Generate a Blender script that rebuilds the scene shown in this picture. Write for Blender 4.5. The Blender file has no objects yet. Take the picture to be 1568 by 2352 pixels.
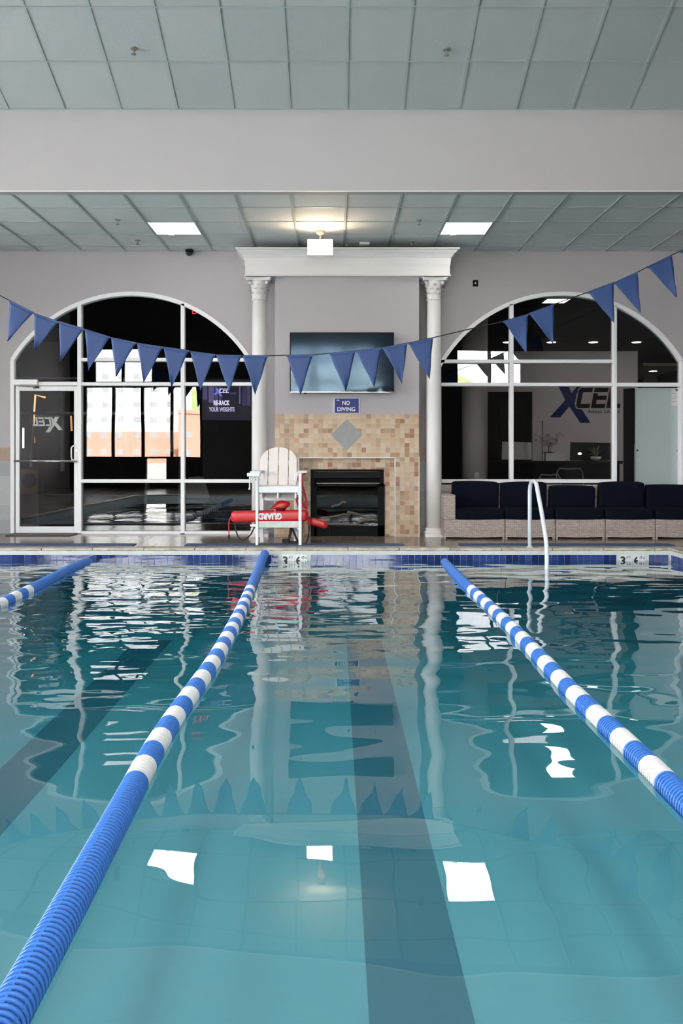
import bpy, bmesh, math, random
from mathutils import Vector, Matrix
R = random.Random(7)
S = bpy.context.scene
COL = S.collection

# ------------------------------------------------------------------ camera, world, sun, exposure
F = 1964.0                      # focal length in pixels of the 1568 x 2352 frame
CAMZ = 1.121                    # camera height above the deck (deck is z = 0)
cam = bpy.data.cameras.new('camera')
cam.sensor_fit = 'AUTO'; cam.sensor_width = 36.0
cam.lens = 36.0 * F / 2352.0
cam.shift_x = 14.0 / 2352.0
cam.shift_y = -134.0 / 2352.0
cam.clip_end = 1000
camo = bpy.data.objects.new('camera', cam); COL.objects.link(camo)
camo.location = (0, 0, CAMZ); camo.rotation_euler = (math.pi / 2, 0, 0)
S.camera = camo

SKY = 20.0
w = bpy.data.worlds.new('overcast_sky'); S.world = w; w.use_nodes = True
bg = w.node_tree.nodes['Background']
bg.inputs[0].default_value = (0.97, 0.965, 1.0, 1); bg.inputs[1].default_value = SKY

sun = bpy.data.lights.new('sun', 'SUN'); sun.energy = 165.0; sun.angle = 0.03; sun.color = (1.0, 0.95, 0.88)
suno = bpy.data.objects.new('sun', sun); COL.objects.link(suno)
suno.rotation_euler = Vector((-0.25, -1.0, -0.75)).to_track_quat('-Z', 'Y').to_euler()
suno.location = (0, 30, 30)

vs = S.view_settings
S.display_settings.display_device = 'sRGB'
vs.view_transform = 'Standard'; vs.look = 'None'; vs.exposure = 0.12; vs.gamma = 1.0
vs.use_curve_mapping = False

# rear window openings (behind the camera): x0, x1, z0, z1 on the rear wall
REAR_Y = -4.0
REAR_WIN = [(-8.25, -4.40, 1.04, 3.30), (-2.72, 1.60, 1.04, 3.30),
            (-7.95, -6.00, 3.50, 4.55), (-1.60, 1.25, 3.38, 4.50), (3.95, 6.15, 3.42, 4.50), (-6.25, -5.50, 0.25, 0.98)]
for (x0, x1, z0, z1) in REAR_WIN:          # daylight portals: they emit nothing, they only guide the sky's own light
    l = bpy.data.lights.new('window_portal', 'AREA'); l.shape = 'RECTANGLE'
    l.size = x1 - x0; l.size_y = z1 - z0; l.cycles.is_portal = True
    lo = bpy.data.objects.new('window_portal', l); COL.objects.link(lo)
    lo.location = ((x0 + x1) / 2, REAR_Y - 0.35, (z0 + z1) / 2)
    lo.rotation_euler = (math.pi / 2, 0, math.pi)      # -Z of the lamp looks into the hall (+Y)

LEFT_WIN = [(0.9, 3.6, 0.7, 3.6), (3.9, 6.6, 0.7, 3.6), (6.9, 9.0, 0.7, 3.6)]      # y0, y1, z0, z1 on the left wall, outside the frame
LX, RX = -8.7, 6.5               # side walls
for (y0, y1, z0, z1) in LEFT_WIN:
    l = bpy.data.lights.new('window_portal', 'AREA'); l.shape = 'RECTANGLE'
    l.size = z1 - z0; l.size_y = y1 - y0; l.cycles.is_portal = True
    lo = bpy.data.objects.new('window_portal', l); COL.objects.link(lo)
    lo.location = (LX - 0.35, (y0 + y1) / 2, (z0 + z1) / 2)
    lo.rotation_euler = Vector((1, 0, 0)).to_track_quat('-Z', 'Y').to_euler()

# ------------------------------------------------------------------ helpers
def P(px, py, d):               # where a sight line meets the plane y = d
    return Vector(((px - 770) * d / F, d, CAMZ - (py - 1042) * d / F))
def X_(px, d): return (px - 770) * d / F
def Z_(py, d): return CAMZ - (py - 1042) * d / F

WLOC = {}
def tag(o, label=None, cat=None, group=None, kind=None):
    if label: o['label'] = label
    if cat: o['category'] = cat
    if group: o['group'] = group
    if kind: o['kind'] = kind
    return o
def thing(name, label, cat, loc, group=None, kind=None):
    o = bpy.data.objects.new(name, None); COL.objects.link(o)
    o.location = loc; o.empty_display_size = 0.1
    WLOC[o.name] = Vector(loc)
    return tag(o, label, cat, group, kind)
def link(name, mesh, loc, parent=None, quat=None):
    o = bpy.data.objects.new(name, mesh); COL.objects.link(o)
    loc = Vector(loc); WLOC[o.name] = loc
    if parent is not None:
        o.parent = parent; o.location = loc - WLOC[parent.name]
    else:
        o.location = loc
    if quat is not None:
        o.rotation_mode = 'QUATERNION'; o.rotation_quaternion = quat
    return o

class MB:
    def __init__(self):
        self.v = []; self.f = []; self.m = []; self.mi = 0
    def add(self, vs_, fs):
        b = len(self.v)
        self.v += [Vector(p) for p in vs_]
        for f in fs:
            self.f.append([b + i for i in f]); self.m.append(self.mi)
        return self
    def box(self, x0, x1, y0, y1, z0, z1):
        return self.add([(x0, y0, z0), (x1, y0, z0), (x1, y1, z0), (x0, y1, z0), (x0, y0, z1), (x1, y0, z1), (x1, y1, z1), (x0, y1, z1)],
                        [(0, 3, 2, 1), (4, 5, 6, 7), (0, 1, 5, 4), (1, 2, 6, 5), (2, 3, 7, 6), (3, 0, 4, 7)])
    def beam(self, a, b, wx, wy, up=(0, 0, 1)):      # square bar from a to b
        a = Vector(a); b = Vector(b); d = (b - a).normalized()
        u = Vector(up)
        if abs(d.dot(u)) > 0.98: u = Vector((0, 1, 0))
        s = d.cross(u).normalized(); t = s.cross(d).normalized()
        vs_ = []
        for p in (a, b):
            for (i, j) in ((-1, -1), (1, -1), (1, 1), (-1, 1)):
                vs_.append(p + s * (i * wx / 2) + t * (j * wy / 2))
        return self.add(vs_, [(0, 1, 2, 3), (7, 6, 5, 4), (0, 4, 5, 1), (1, 5, 6, 2), (2, 6, 7, 3), (3, 7, 4, 0)])
    def tube(self, pts, r, seg=10, cap=True, flat=1.0):
        pts = [Vector(p) for p in pts]; n = len(pts); rings = []
        rr = r if isinstance(r, (list, tuple)) else [r] * n
        t0 = (pts[1] - pts[0]).normalized()
        u = Vector((0, 0, 1)) if abs(t0.z) < 0.9 else Vector((0, 1, 0))
        s = t0.cross(u).normalized()
        vs_ = []
        for i, p in enumerate(pts):
            t = (pts[min(i + 1, n - 1)] - pts[max(i - 1, 0)]).normalized()
            s = (s - t * s.dot(t)).normalized(); q = t.cross(s)
            for k in range(seg):
                a = 2 * math.pi * k / seg
                vs_.append(p + s * (math.cos(a) * rr[i]) + q * (math.sin(a) * rr[i] * flat))
        fs = []
        for i in range(n - 1):
            for k in range(seg):
                k2 = (k + 1) % seg
                fs.append((i * seg + k, i * seg + k2, (i + 1) * seg + k2, (i + 1) * seg + k))
        if cap:
            fs.append(tuple(range(seg - 1, -1, -1))); fs.append(tuple((n - 1) * seg + k for k in range(seg)))
        return self.add(vs_, fs)
    def lathe(self, prof, c, seg=24, cap=True):     # prof: (radius, z) list, about the vertical through c
        n = len(prof); vs_ = []; fs = []
        for (r, z) in prof:
            for k in range(seg):
                a = 2 * math.pi * k / seg
                vs_.append((c[0] + r * math.cos(a), c[1] + r * math.sin(a), c[2] + z))
        for i in range(n - 1):
            for k in range(seg):
                k2 = (k + 1) % seg
                fs.append((i * seg + k, i * seg + k2, (i + 1) * seg + k2, (i + 1) * seg + k))
        if cap:
            fs.append(tuple(range(seg - 1, -1, -1))); fs.append(tuple((n - 1) * seg + k for k in range(seg)))
        return self.add(vs_, fs)
    def plate(self, poly, y0, y1):                  # polygon of (x, z), from y0 (front) to y1
        n = len(poly)
        vs_ = [(x, y0, z) for (x, z) in poly] + [(x, y1, z) for (x, z) in poly]
        fs = [tuple(range(n)), tuple(range(2 * n - 1, n - 1, -1))]
        for i in range(n):
            j = (i + 1) % n
            fs.append((j, i, n + i, n + j))
        return self.add(vs_, fs)
    def quad(self, a, b, c, d): return self.add([a, b, c, d], [(0, 1, 2, 3)])
    def mesh(self, name, mats, smooth=False, origin=None, fix=True):
        c = Vector(origin) if origin is not None else (sum(self.v, Vector()) / max(1, len(self.v)))
        me = bpy.data.meshes.new(name)
        me.from_pydata([p - c for p in self.v], [], self.f)
        for m in (mats if isinstance(mats, (list, tuple)) else [mats]): me.materials.append(m)
        if max(self.m, default=0) > 0: me.polygons.foreach_set('material_index', self.m)
        if fix:
            bm = bmesh.new(); bm.from_mesh(me)
            bmesh.ops.recalc_face_normals(bm, faces=bm.faces); bm.to_mesh(me); bm.free()
        if smooth: me.shade_smooth()
        return me, c
    def build(self, name, mats, parent=None, smooth=False, bevel=0, label=None, cat=None, group=None, kind=None, sub=0, fix=True, seg=2):
        me, c = self.mesh(name, mats, smooth, fix=fix)
        o = link(name, me, c, parent)
        if bevel:
            b = o.modifiers.new('bevel', 'BEVEL'); b.width = bevel; b.segments = seg; b.limit_method = 'ANGLE'
            b.harden_normals = False
        if sub:
            s = o.modifiers.new('subsurf', 'SUBSURF'); s.levels = sub; s.render_levels = sub
        return tag(o, label, cat, group, kind)

def box(name, mat, x0, x1, y0, y1, z0, z1, parent=None, **k):
    return MB().box(x0, x1, y0, y1, z0, z1).build(name, mat, parent, **k)

# ------------------------------------------------------------------ materials
MATS = {}
def mat(name, col, rough=0.5, metal=0.0, noise=0.0, nscale=8.0, bump=0.0, bscale=40.0, emit=None, estr=0.0, spec=0.5, alpha=1.0, detail=3.0):
    if name in MATS: return MATS[name]
    m = bpy.data.materials.new(name); m.use_nodes = True; nt = m.node_tree; b = nt.nodes['Principled BSDF']
    c = (col[0], col[1], col[2], 1)
    b.inputs['Base Color'].default_value = c; b.inputs['Roughness'].default_value = rough
    b.inputs['Metallic'].default_value = metal; b.inputs['Specular IOR Level'].default_value = spec
    b.inputs['Alpha'].default_value = alpha
    if emit is not None:
        b.inputs['Emission Color'].default_value = (emit[0], emit[1], emit[2], 1); b.inputs['Emission Strength'].default_value = estr
    if noise or bump:
        tc = nt.nodes.new('ShaderNodeTexCoord')
        if noise:
            n = nt.nodes.new('ShaderNodeTexNoise'); n.inputs['Scale'].default_value = nscale; n.inputs['Detail'].default_value = detail
            nt.links.new(tc.outputs['Object'], n.inputs['Vector'])
            mx = nt.nodes.new('ShaderNodeMix'); mx.data_type = 'RGBA'
            mx.inputs[6].default_value = tuple(max(0, x * (1 - noise)) for x in col) + (1,)
            mx.inputs[7].default_value = tuple(min(1, x * (1 + noise)) for x in col) + (1,)
            nt.links.new(n.outputs['Fac'], mx.inputs[0]); nt.links.new(mx.outputs[2], b.inputs['Base Color'])
        if bump:
            n2 = nt.nodes.new('ShaderNodeTexNoise'); n2.inputs['Scale'].default_value = bscale; n2.inputs['Detail'].default_value = 4
            nt.links.new(tc.outputs['Object'], n2.inputs['Vector'])
            bp = nt.nodes.new('ShaderNodeBump'); bp.inputs['Strength'].default_value = bump; bp.inputs['Distance'].default_value = 0.01
            nt.links.new(n2.outputs['Fac'], bp.inputs['Height']); nt.links.new(bp.outputs['Normal'], b.inputs['Normal'])
    MATS[name] = m
    return m
def srgb(r, g, b):
    f = lambda c: (c / 255 / 12.92) if c <= 10 else ((c / 255 + 0.055) / 1.055) ** 2.4
    return (f(r), f(g), f(b))

def glass_mat(name, tint, r0mul, rough=0.0, wave=0.0, ior=1.5):
    m = bpy.data.materials.new(name); m.use_nodes = True; nt = m.node_tree; nt.nodes.clear()
    out = nt.nodes.new('ShaderNodeOutputMaterial')
    fr = nt.nodes.new('ShaderNodeFresnel'); fr.inputs[0].default_value = ior
    mul = nt.nodes.new('ShaderNodeMath'); mul.operation = 'MULTIPLY'; mul.inputs[1].default_value = r0mul; mul.use_clamp = True
    tr = nt.nodes.new('ShaderNodeBsdfTransparent'); tr.inputs[0].default_value = (*tint, 1)
    gl = nt.nodes.new('ShaderNodeBsdfGlossy'); gl.inputs['Roughness'].default_value = rough; gl.inputs[0].default_value = (1, 1, 1, 1)
    mix = nt.nodes.new('ShaderNodeMixShader')
    nt.links.new(fr.outputs[0], mul.inputs[0]); nt.links.new(mul.outputs[0], mix.inputs[0])
    nt.links.new(tr.outputs[0], mix.inputs[1]); nt.links.new(gl.outputs[0], mix.inputs[2]); nt.links.new(mix.outputs[0], out.inputs[0])
    if wave:
        tc = nt.nodes.new('ShaderNodeTexCoord'); n = nt.nodes.new('ShaderNodeTexNoise'); n.inputs['Scale'].default_value = 1.1; n.inputs['Detail'].default_value = 1
        geo = nt.nodes.new('ShaderNodeNewGeometry')
        bp = nt.nodes.new('ShaderNodeBump'); bp.inputs['Distance'].default_value = wave; bp.inputs['Strength'].default_value = 1
        nt.links.new(geo.outputs['Position'], n.inputs['Vector']); nt.links.new(n.outputs['Fac'], bp.inputs['Height']); nt.links.new(bp.outputs[0], gl.inputs['Normal'])
    MATS[name] = m
    return m

def water_mat():
    m = bpy.data.materials.new('pool_water'); m.use_nodes = True; nt = m.node_tree; nt.nodes.clear(); N = nt.nodes.new; L = nt.links.new
    out = N('ShaderNodeOutputMaterial'); geo = N('ShaderNodeNewGeometry')
    def noise(scale, sx, sy, detail, rot=0.0):
        mp = N('ShaderNodeMapping'); mp.inputs['Scale'].default_value = (sx, sy, 1); mp.inputs['Rotation'].default_value = (0, 0, rot)
        n = N('ShaderNodeTexNoise'); n.inputs['Scale'].default_value = scale; n.inputs['Detail'].default_value = detail; n.inputs['Roughness'].default_value = 0.45
        L(geo.outputs['Position'], mp.inputs[0]); L(mp.outputs[0], n.inputs['Vector']); return n.outputs['Fac']
    def math_(op, a, b, clamp=False):
        k = N('ShaderNodeMath'); k.operation = op; k.use_clamp = clamp
        for i, x in enumerate((a, b)):
            if isinstance(x, (int, float)): k.inputs[i].default_value = x
            else: L(x, k.inputs[i])
        return k.outputs[0]
    def ramp(x, a, b):
        k = N('ShaderNodeMapRange'); k.interpolation_type = 'SMOOTHSTEP'
        k.inputs['From Min'].default_value = a; k.inputs['From Max'].default_value = b; L(x, k.inputs['Value']); return k.outputs[0]
    sep = N('ShaderNodeSeparateXYZ'); L(geo.outputs['Position'], sep.inputs[0])
    swell = noise(0.9, 0.55, 1.0, 0.0, 0.15)                 # long lazy swell
    mid = noise(2.4, 0.6, 1.0, 1.0, -0.25)                    # slow ripples, crests across the lanes
    chop = noise(5.6, 0.5, 1.0, 1.6, 0.1)                    # short chop
    patch = ramp(noise(0.45, 1, 1, 1.0, 0.5), 0.46, 0.66)     # the chop comes in patches
    left = ramp(math_('MULTIPLY', sep.outputs['X'], -1.0), -0.3, 1.6)   # the left lane was swum last
    far = ramp(sep.outputs['Y'], 3.4, 7.0)
    near = ramp(sep.outputs['Y'], 2.6, 5.5)
    a_chop = math_('MULTIPLY', math_('MULTIPLY', math_('ADD', math_('MULTIPLY', left, 0.8), math_('MULTIPLY', patch, 0.55)), far), 0.014)
    a_mid = math_('MULTIPLY', math_('ADD', math_('MULTIPLY', near, 0.8), 0.2), 0.019)
    h = math_('ADD', math_('MULTIPLY', swell, 0.028), math_('ADD', math_('MULTIPLY', mid, a_mid), math_('MULTIPLY', chop, a_chop)))
    bp = N('ShaderNodeBump'); bp.inputs['Strength'].default_value = 1; bp.inputs['Distance'].default_value = 1.0; L(h, bp.inputs['Height'])
    fr = N('ShaderNodeFresnel'); fr.inputs[0].default_value = 1.333; L(bp.outputs[0], fr.inputs[1])
    # Beer-Lambert absorption: the flatter the path, the longer it runs through the water
    dt = N('ShaderNodeVectorMath'); dt.operation = 'DOT_PRODUCT'; L(geo.outputs['Incoming'], dt.inputs[0]); L(geo.outputs['True Normal'], dt.inputs[1])
    ab = N('ShaderNodeMath'); ab.operation = 'ABSOLUTE'; L(dt.outputs['Value'], ab.inputs[0])
    path = math_('DIVIDE', 1.0, math_('MAXIMUM', ab.outputs[0], 0.12))
    cc = N('ShaderNodeCombineColor')
    for i in range(3): L(math_('POWER', WATER_TINT[i], path), cc.inputs[i])
    tr = N('ShaderNodeBsdfTransparent'); L(cc.outputs[0], tr.inputs[0])
    gl = N('ShaderNodeBsdfGlossy'); gl.inputs['Roughness'].default_value = 0.0; gl.inputs[0].default_value = (1, 1, 1, 1); L(bp.outputs[0], gl.inputs['Normal'])
    mix = N('ShaderNodeMixShader'); L(math_('MULTIPLY', fr.outputs[0], 1.5, True), mix.inputs[0]); L(tr.outputs[0], mix.inputs[1]); L(gl.outputs[0], mix.inputs[2]); L(mix.outputs[0], out.inputs[0])
    return m
WATER_TINT = (0.595, 0.855, 0.89)      # what one depth of this water lets through

M_wall = mat('wall_paint', (0.44, 0.407, 0.425), 0.7, noise=0.03, nscale=1.5)
M_bulk = mat('bulkhead_paint', (0.455, 0.432, 0.438), 0.8, noise=0.02, nscale=1.0)
M_white = mat('white_paint', (0.80, 0.79, 0.79), 0.45)
M_frame = mat('white_aluminium', (0.90, 0.89, 0.90), 0.35)
M_plaster = mat('white_plaster', (0.78, 0.75, 0.735), 0.6)
M_ctile_lightened = [mat('ceiling_tile_%d' % i, c, 0.85, bump=0.25, bscale=90) for i, c in enumerate([(0.66, 0.69, 0.68), (0.64, 0.67, 0.665), (0.68, 0.705, 0.695)])]  # low ceiling: same tile as the slope, lightened to make up for missing light
M_ctile_darkened = [mat('darkened_ceiling_tile_%d' % i, tuple(v * 0.80 for v in c), 0.85, bump=0.25, bscale=90) for i, c in enumerate([(0.50, 0.53, 0.525), (0.485, 0.515, 0.512), (0.515, 0.54, 0.535)])]  # slope: same tile as the low ceiling, darkened against its stronger light
M_cgrid = mat('ceiling_grid', (0.36, 0.40, 0.395), 0.5)
M_black = mat('black_metal', (0.005, 0.0055, 0.006), 0.5, spec=0.12)
M_blackm = mat('black_matte', (0.004, 0.004, 0.0045), 0.8, spec=0.08)
M_glass = glass_mat('window_glass', (0.74, 0.74, 0.74), 2.6, wave=0.0012)
M_clear = glass_mat('clear_glass', (0.92, 0.94, 0.94), 1.0)
M_chrome = mat('brushed_steel', (0.62, 0.62, 0.63), 0.25, 1.0)
M_grout = mat('grout', (0.55, 0.46, 0.36), 0.9)
M_poolgrout = mat('pool_grout', (0.62, 0.64, 0.60), 0.9, noise=0.2, nscale=9)
M_decktile = [mat('deck_tile_%d' % i, c, 0.16, noise=0.18, nscale=3, bump=0.03, bscale=12) for i, c in enumerate([(0.23, 0.175, 0.145), (0.20, 0.155, 0.13), (0.26, 0.20, 0.165)])]
M_deckgrout = mat('deck_grout', (0.07, 0.06, 0.055), 0.6)
M_copestone = None
M_pooltile = [mat('pool_tile_%d' % i, c, 0.08, noise=0.35, nscale=20) for i, c in enumerate([(0.018, 0.035, 0.16), (0.025, 0.05, 0.20), (0.012, 0.025, 0.12), (0.035, 0.065, 0.22)])]
M_marker = mat('marker_tile', (0.75, 0.76, 0.74), 0.2)
M_ink = mat('black_ink', (0.02, 0.02, 0.022), 0.5)
M_basin = mat('pool_plaster', (0.82, 0.89, 0.93), 0.8, noise=0.06, nscale=1.2)
M_lane = mat('lane_line_tile', (0.36, 0.44, 0.52), 0.5)
M_ringb = mat('blue_float_plastic', (0.055, 0.20, 0.60), 0.28)
M_ringw = mat('white_float_plastic', (0.80, 0.80, 0.79), 0.35)
M_cable = mat('steel_cable', (0.25, 0.3, 0.36), 0.4, 0.6)
M_flag = mat('blue_nylon', (0.010, 0.044, 0.165), 0.55, noise=0.12, nscale=14)
M_cord = mat('black_cord', (0.015, 0.015, 0.018), 0.7)
M_red = mat('red_vinyl', (0.52, 0.008, 0.014), 0.35, noise=0.1, nscale=6)
M_redstrap = mat('red_webbing', (0.42, 0.01, 0.02), 0.7)
M_blackweb = mat('black_webbing', (0.01, 0.01, 0.012), 0.7)
M_chairw = mat('chair_white', (0.85, 0.85, 0.85), 0.45, noise=0.04, nscale=5)
M_chairback = mat('chair_cream', (0.80, 0.74, 0.70), 0.5, noise=0.03, nscale=5)
M_text = mat('white_print', (0.85, 0.85, 0.85), 0.5)
M_navy = mat('navy_canvas', (0.0022, 0.0035, 0.010), 0.95, noise=0.25, nscale=5, spec=0.15)
M_mat = mat('blue_rubber', (0.055, 0.085, 0.19), 0.6, noise=0.15, nscale=6)
M_doormat = mat('black_doormat', (0.05, 0.045, 0.043), 0.5)
M_signblue = mat('sign_blue', (0.018, 0.028, 0.18), 0.35, spec=0.2)
M_tvscreen = mat('television_screen', (0.012, 0.02, 0.03), 0.07, spec=0.30)
M_tvscreen.node_tree.nodes['Principled BSDF'].inputs['Specular Tint'].default_value = (0.50, 0.74, 1.0, 1)
M_led = mat('led_diffuser', (0.9, 0.9, 0.9), 0.5, emit=(1.0, 0.98, 0.95), estr=7.0)
M_flood = mat('flood_lens', (0.9, 0.9, 0.9), 0.5, emit=(1.0, 0.74, 0.50), estr=70.0)
M_mosaic = [mat('mosaic_%d' % i, c, 0.45, noise=0.22, nscale=16) for i, c in enumerate(
    [(0.50, 0.36, 0.24), (0.54, 0.41, 0.29), (0.44, 0.29, 0.18), (0.36, 0.21, 0.12), (0.57, 0.46, 0.34), (0.28, 0.165, 0.10), (0.36, 0.27, 0.20), (0.30, 0.14, 0.075)])]
M_slate = mat('grey_slate', (0.27, 0.28, 0.28), 0.5, noise=0.25, nscale=12)
M_wgrey = [mat('wall_tile_grey_%d' % i, c, 0.4, noise=0.12, nscale=5) for i, c in enumerate([(0.36, 0.37, 0.37), (0.31, 0.325, 0.335), (0.40, 0.40, 0.40)])]
M_wbrown = [mat('wall_tile_brown_%d' % i, c, 0.4, noise=0.25, nscale=9) for i, c in enumerate([(0.42, 0.30, 0.22), (0.36, 0.25, 0.19)])]

def wicker_mat():
    m = bpy.data.materials.new('grey_wicker'); m.use_nodes = True; nt = m.node_tree; b = nt.nodes['Principled BSDF']; N = nt.nodes.new; L = nt.links.new
    tc = N('ShaderNodeNewGeometry'); sep = N('ShaderNodeSeparateXYZ'); L(tc.outputs['Position'], sep.inputs[0])
    cb = N('ShaderNodeCombineXYZ'); ad = N('ShaderNodeMath'); ad.operation = 'ADD'; L(sep.outputs['X'], ad.inputs[0]); L(sep.outputs['Y'], ad.inputs[1])
    L(ad.outputs[0], cb.inputs[0]); L(sep.outputs['Z'], cb.inputs[1])
    nz = N('ShaderNodeTexNoise'); nz.inputs['Scale'].default_value = 45; L(tc.outputs['Position'], nz.inputs['Vector'])
    va = N('ShaderNodeVectorMath'); va.operation = 'MULTIPLY_ADD'; va.inputs[1].default_value = (0.02, 0.009, 0); L(nz.outputs['Color'], va.inputs[0]); L(cb.outputs[0], va.inputs[2])
    br = N('ShaderNodeTexBrick'); br.inputs['Scale'].default_value = 1.0; br.inputs['Brick Width'].default_value = 0.050; br.inputs['Row Height'].default_value = 0.0145
    br.inputs['Mortar Size'].default_value = 0.0028; br.inputs['Mortar Smooth'].default_value = 0.6
    br.inputs[1].default_value = (0.62, 0.53, 0.475, 1); br.inputs[2].default_value = (0.46, 0.385, 0.345, 1); br.inputs[3].default_value = (0.24, 0.19, 0.165, 1)
    L(va.outputs[0], br.inputs[0]); L(br.outputs[0], b.inputs['Base Color']); b.inputs['Roughness'].default_value = 0.6
    bp = N('ShaderNodeBump'); bp.invert = True; bp.inputs['Distance'].default_value = 0.006; L(br.outputs[1], bp.inputs['Height']); L(bp.outputs[0], b.inputs['Normal'])
    return m
M_wicker = wicker_mat()

def coping_mat():
    m = bpy.data.materials.new('mossy_coping'); m.use_nodes = True; nt = m.node_tree; b = nt.nodes['Principled BSDF']; N = nt.nodes.new; L = nt.links.new
    g = N('ShaderNodeNewGeometry'); sep = N('ShaderNodeSeparateXYZ'); L(g.outputs['Position'], sep.inputs[0])
    n = N('ShaderNodeTexNoise'); n.inputs['Scale'].default_value = 6; n.inputs['Detail'].default_value = 6; L(g.outputs['Position'], n.inputs['Vector'])
    cr = N('ShaderNodeValToRGB'); L(n.outputs['Fac'], cr.inputs[0])
    cr.color_ramp.elements[0].position = 0.36; cr.color_ramp.elements[0].color = (0.36, 0.32, 0.24, 1)
    cr.color_ramp.elements[1].position = 0.6; cr.color_ramp.elements[1].color = (0.60, 0.53, 0.44, 1)
    n2 = N('ShaderNodeTexNoise'); n2.inputs['Scale'].default_value = 14; n2.inputs['Detail'].default_value = 5; L(g.outputs['Position'], n2.inputs['Vector'])
    mr = N('ShaderNodeMapRange'); mr.inputs['From Min'].default_value = -0.018; mr.inputs['From Max'].default_value = -0.034; L(sep.outputs['Z'], mr.inputs['Value'])
    m2 = N('ShaderNodeMapRange'); m2.inputs['From Min'].default_value = 0.5; m2.inputs['From Max'].default_value = 0.62; L(n2.outputs['Fac'], m2.inputs['Value'])
    mu = N('ShaderNodeMath'); mu.operation = 'MULTIPLY'; L(mr.outputs[0], mu.inputs[0]); L(m2.outputs[0], mu.inputs[1])
    mx = N('ShaderNodeMix'); mx.data_type = 'RGBA'; L(mu.outputs[0], mx.inputs[0]); L(cr.outputs[0], mx.inputs[6]); mx.inputs[7].default_value = (0.07, 0.10, 0.035, 1)
    L(mx.outputs[2], b.inputs['Base Color']); b.inputs['Roughness'].default_value = 0.5
    return m
M_cope = coping_mat()

FONT_CACHE = {}
def text(name, body, width, height, m, parent, center, bold=0.0, flip=False, shear=0.0, depth=0.002, mirror=False):
    """flat lettering facing -Y, fitted to width x height (metres), centred at center"""
    key = (body, bold, shear)
    if key not in FONT_CACHE:
        cu = bpy.data.curves.new('lettering', 'FONT'); cu.body = body; cu.size = 1; cu.offset = bold; cu.shear = shear; cu.align_x = 'CENTER'; cu.resolution_u = 3
        to = bpy.data.objects.new('lettering_source', cu); COL.objects.link(to)
        me = bpy.data.meshes.new_from_object(to.evaluated_get(bpy.context.evaluated_depsgraph_get()))
        FONT_CACHE[key] = ([v.co.copy() for v in me.vertices], [list(p.vertices) for p in me.polygons])
        bpy.data.objects.remove(to); bpy.data.curves.remove(cu); bpy.data.meshes.remove(me)
    vs_, fs = FONT_CACHE[key]
    x0 = min(v.x for v in vs_); x1 = max(v.x for v in vs_); y0 = min(v.y for v in vs_); y1 = max(v.y for v in vs_)
    sx = width / (x1 - x0); sy = height / (y1 - y0)
    out = []
    for v in vs_:
        a = (v.x - (x0 + x1) / 2) * sx; b = (v.y - (y0 + y1) / 2) * sy
        if flip: a, b = -a, -b
        if mirror: a = -a
        out.append(Vector((center[0] + a, center[1], center[2] + b)))
    mb = MB(); mb.add(out, fs)
    return mb.build(name, m, parent, fix=False)

# ------------------------------------------------------------------ main dimensions
DW = 11.97                       # back wall
DB = 9.24                        # bulkhead face
CZ = 3.958                       # low ceiling
DP = 10.15                       # far pool edge
WZ = -0.15                       # water level
PX0, PX1, PY0 = -5.4, 3.98, 0.6  # pool extents
SW = F / DW
wx = lambda px: (px - 770) / SW
wz = lambda py: CAMZ - (py - 1042) / SW
G = 0.6096
GX = 0.117                       # one ceiling grid line

# arch openings of the two big windows
ACZ = wz(995); AR = 325 / SW; ARI = 316 / SW
WINS = [(wx(301), wx(24), wx(592)), (wx(1290), wx(998), wx(1568))]
def arch(cx, x, r=AR): return ACZ + math.sqrt(max(0.0, r * r - (x - cx) ** 2))

# ------------------------------------------------------------------ back wall (with the two arched openings)
def wall_back():
    mb = MB(); y0, y1, zt = DW, DW + 0.16, CZ + 0.25
    xs = [LX]
    for (cx, a, b) in WINS:
        xs += [a] + [a + (b - a) * i / 40 for i in range(1, 40)] + [b]
    xs.append(RX)
    for i in range(len(xs) - 1):
        a, b = xs[i], xs[i + 1]; mid = (a + b) / 2
        zb = (0.0, 0.0); inside = None
        for (cx, p, q) in WINS:
            if p < mid < q: inside = cx; zb = (arch(cx, a), arch(cx, b))
        for y in (y0, y1):
            mb.quad((a, y, zb[0]), (b, y, zb[1]), (b, y, zt), (a, y, zt))
        if inside is not None:
            mb.quad((a, y0, zb[0]), (b, y0, zb[1]), (b, y1, zb[1]), (a, y1, zb[0]))
    for (cx, p, q) in WINS:
        for x in (p, q): mb.quad((x, y0, 0), (x, y0, arch(cx, x)), (x, y1, arch(cx, x)), (x, y1, 0))
    mb.quad((LX, y0, zt), (RX, y0, zt), (RX, y1, zt), (LX, y1, zt))
    o = mb.build('wall_back', M_wall, fix=False)
    tag(o, 'pale lilac grey back wall with two arched window openings', 'wall', kind='structure')
    k = 0
    for (a, b) in ((-5.6, WINS[0][1]), (WINS[0][2], -0.83), (1.14, WINS[1][1])):
        x = a
        n = max(1, round((b - a) / 0.30)); st = (b - a) / n
        for i in range(n):
            box('border_tile', M_wbrown[k % 2], a + i * st + 0.002, a + (i + 1) * st - 0.002, DW - 0.012, DW - 0.0002, 1.011 + 0.002, 1.206, o); k += 1
        n = max(1, round((b - a) / 0.42)); st = (b - a) / n
        for r in range(5):
            z1 = 1.011 - r * 0.2035; z0 = max(0.0, z1 - 0.2035)
            off = 0.5 * st if r % 2 and n > 1 else 0.0
            edges = sorted({a, b} | {a + off + j * st for j in range(n + 1) if a < a + off + j * st < b})
            for e0, e1 in zip(edges, edges[1:]):
                box('wall_tile', M_wgrey[R.randrange(3)], e0 + 0.0015, e1 - 0.0015, DW - 0.010, DW - 0.0002, z0 + 0.0015, z1 - 0.0015, o)
    return o
wall_back()
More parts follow.
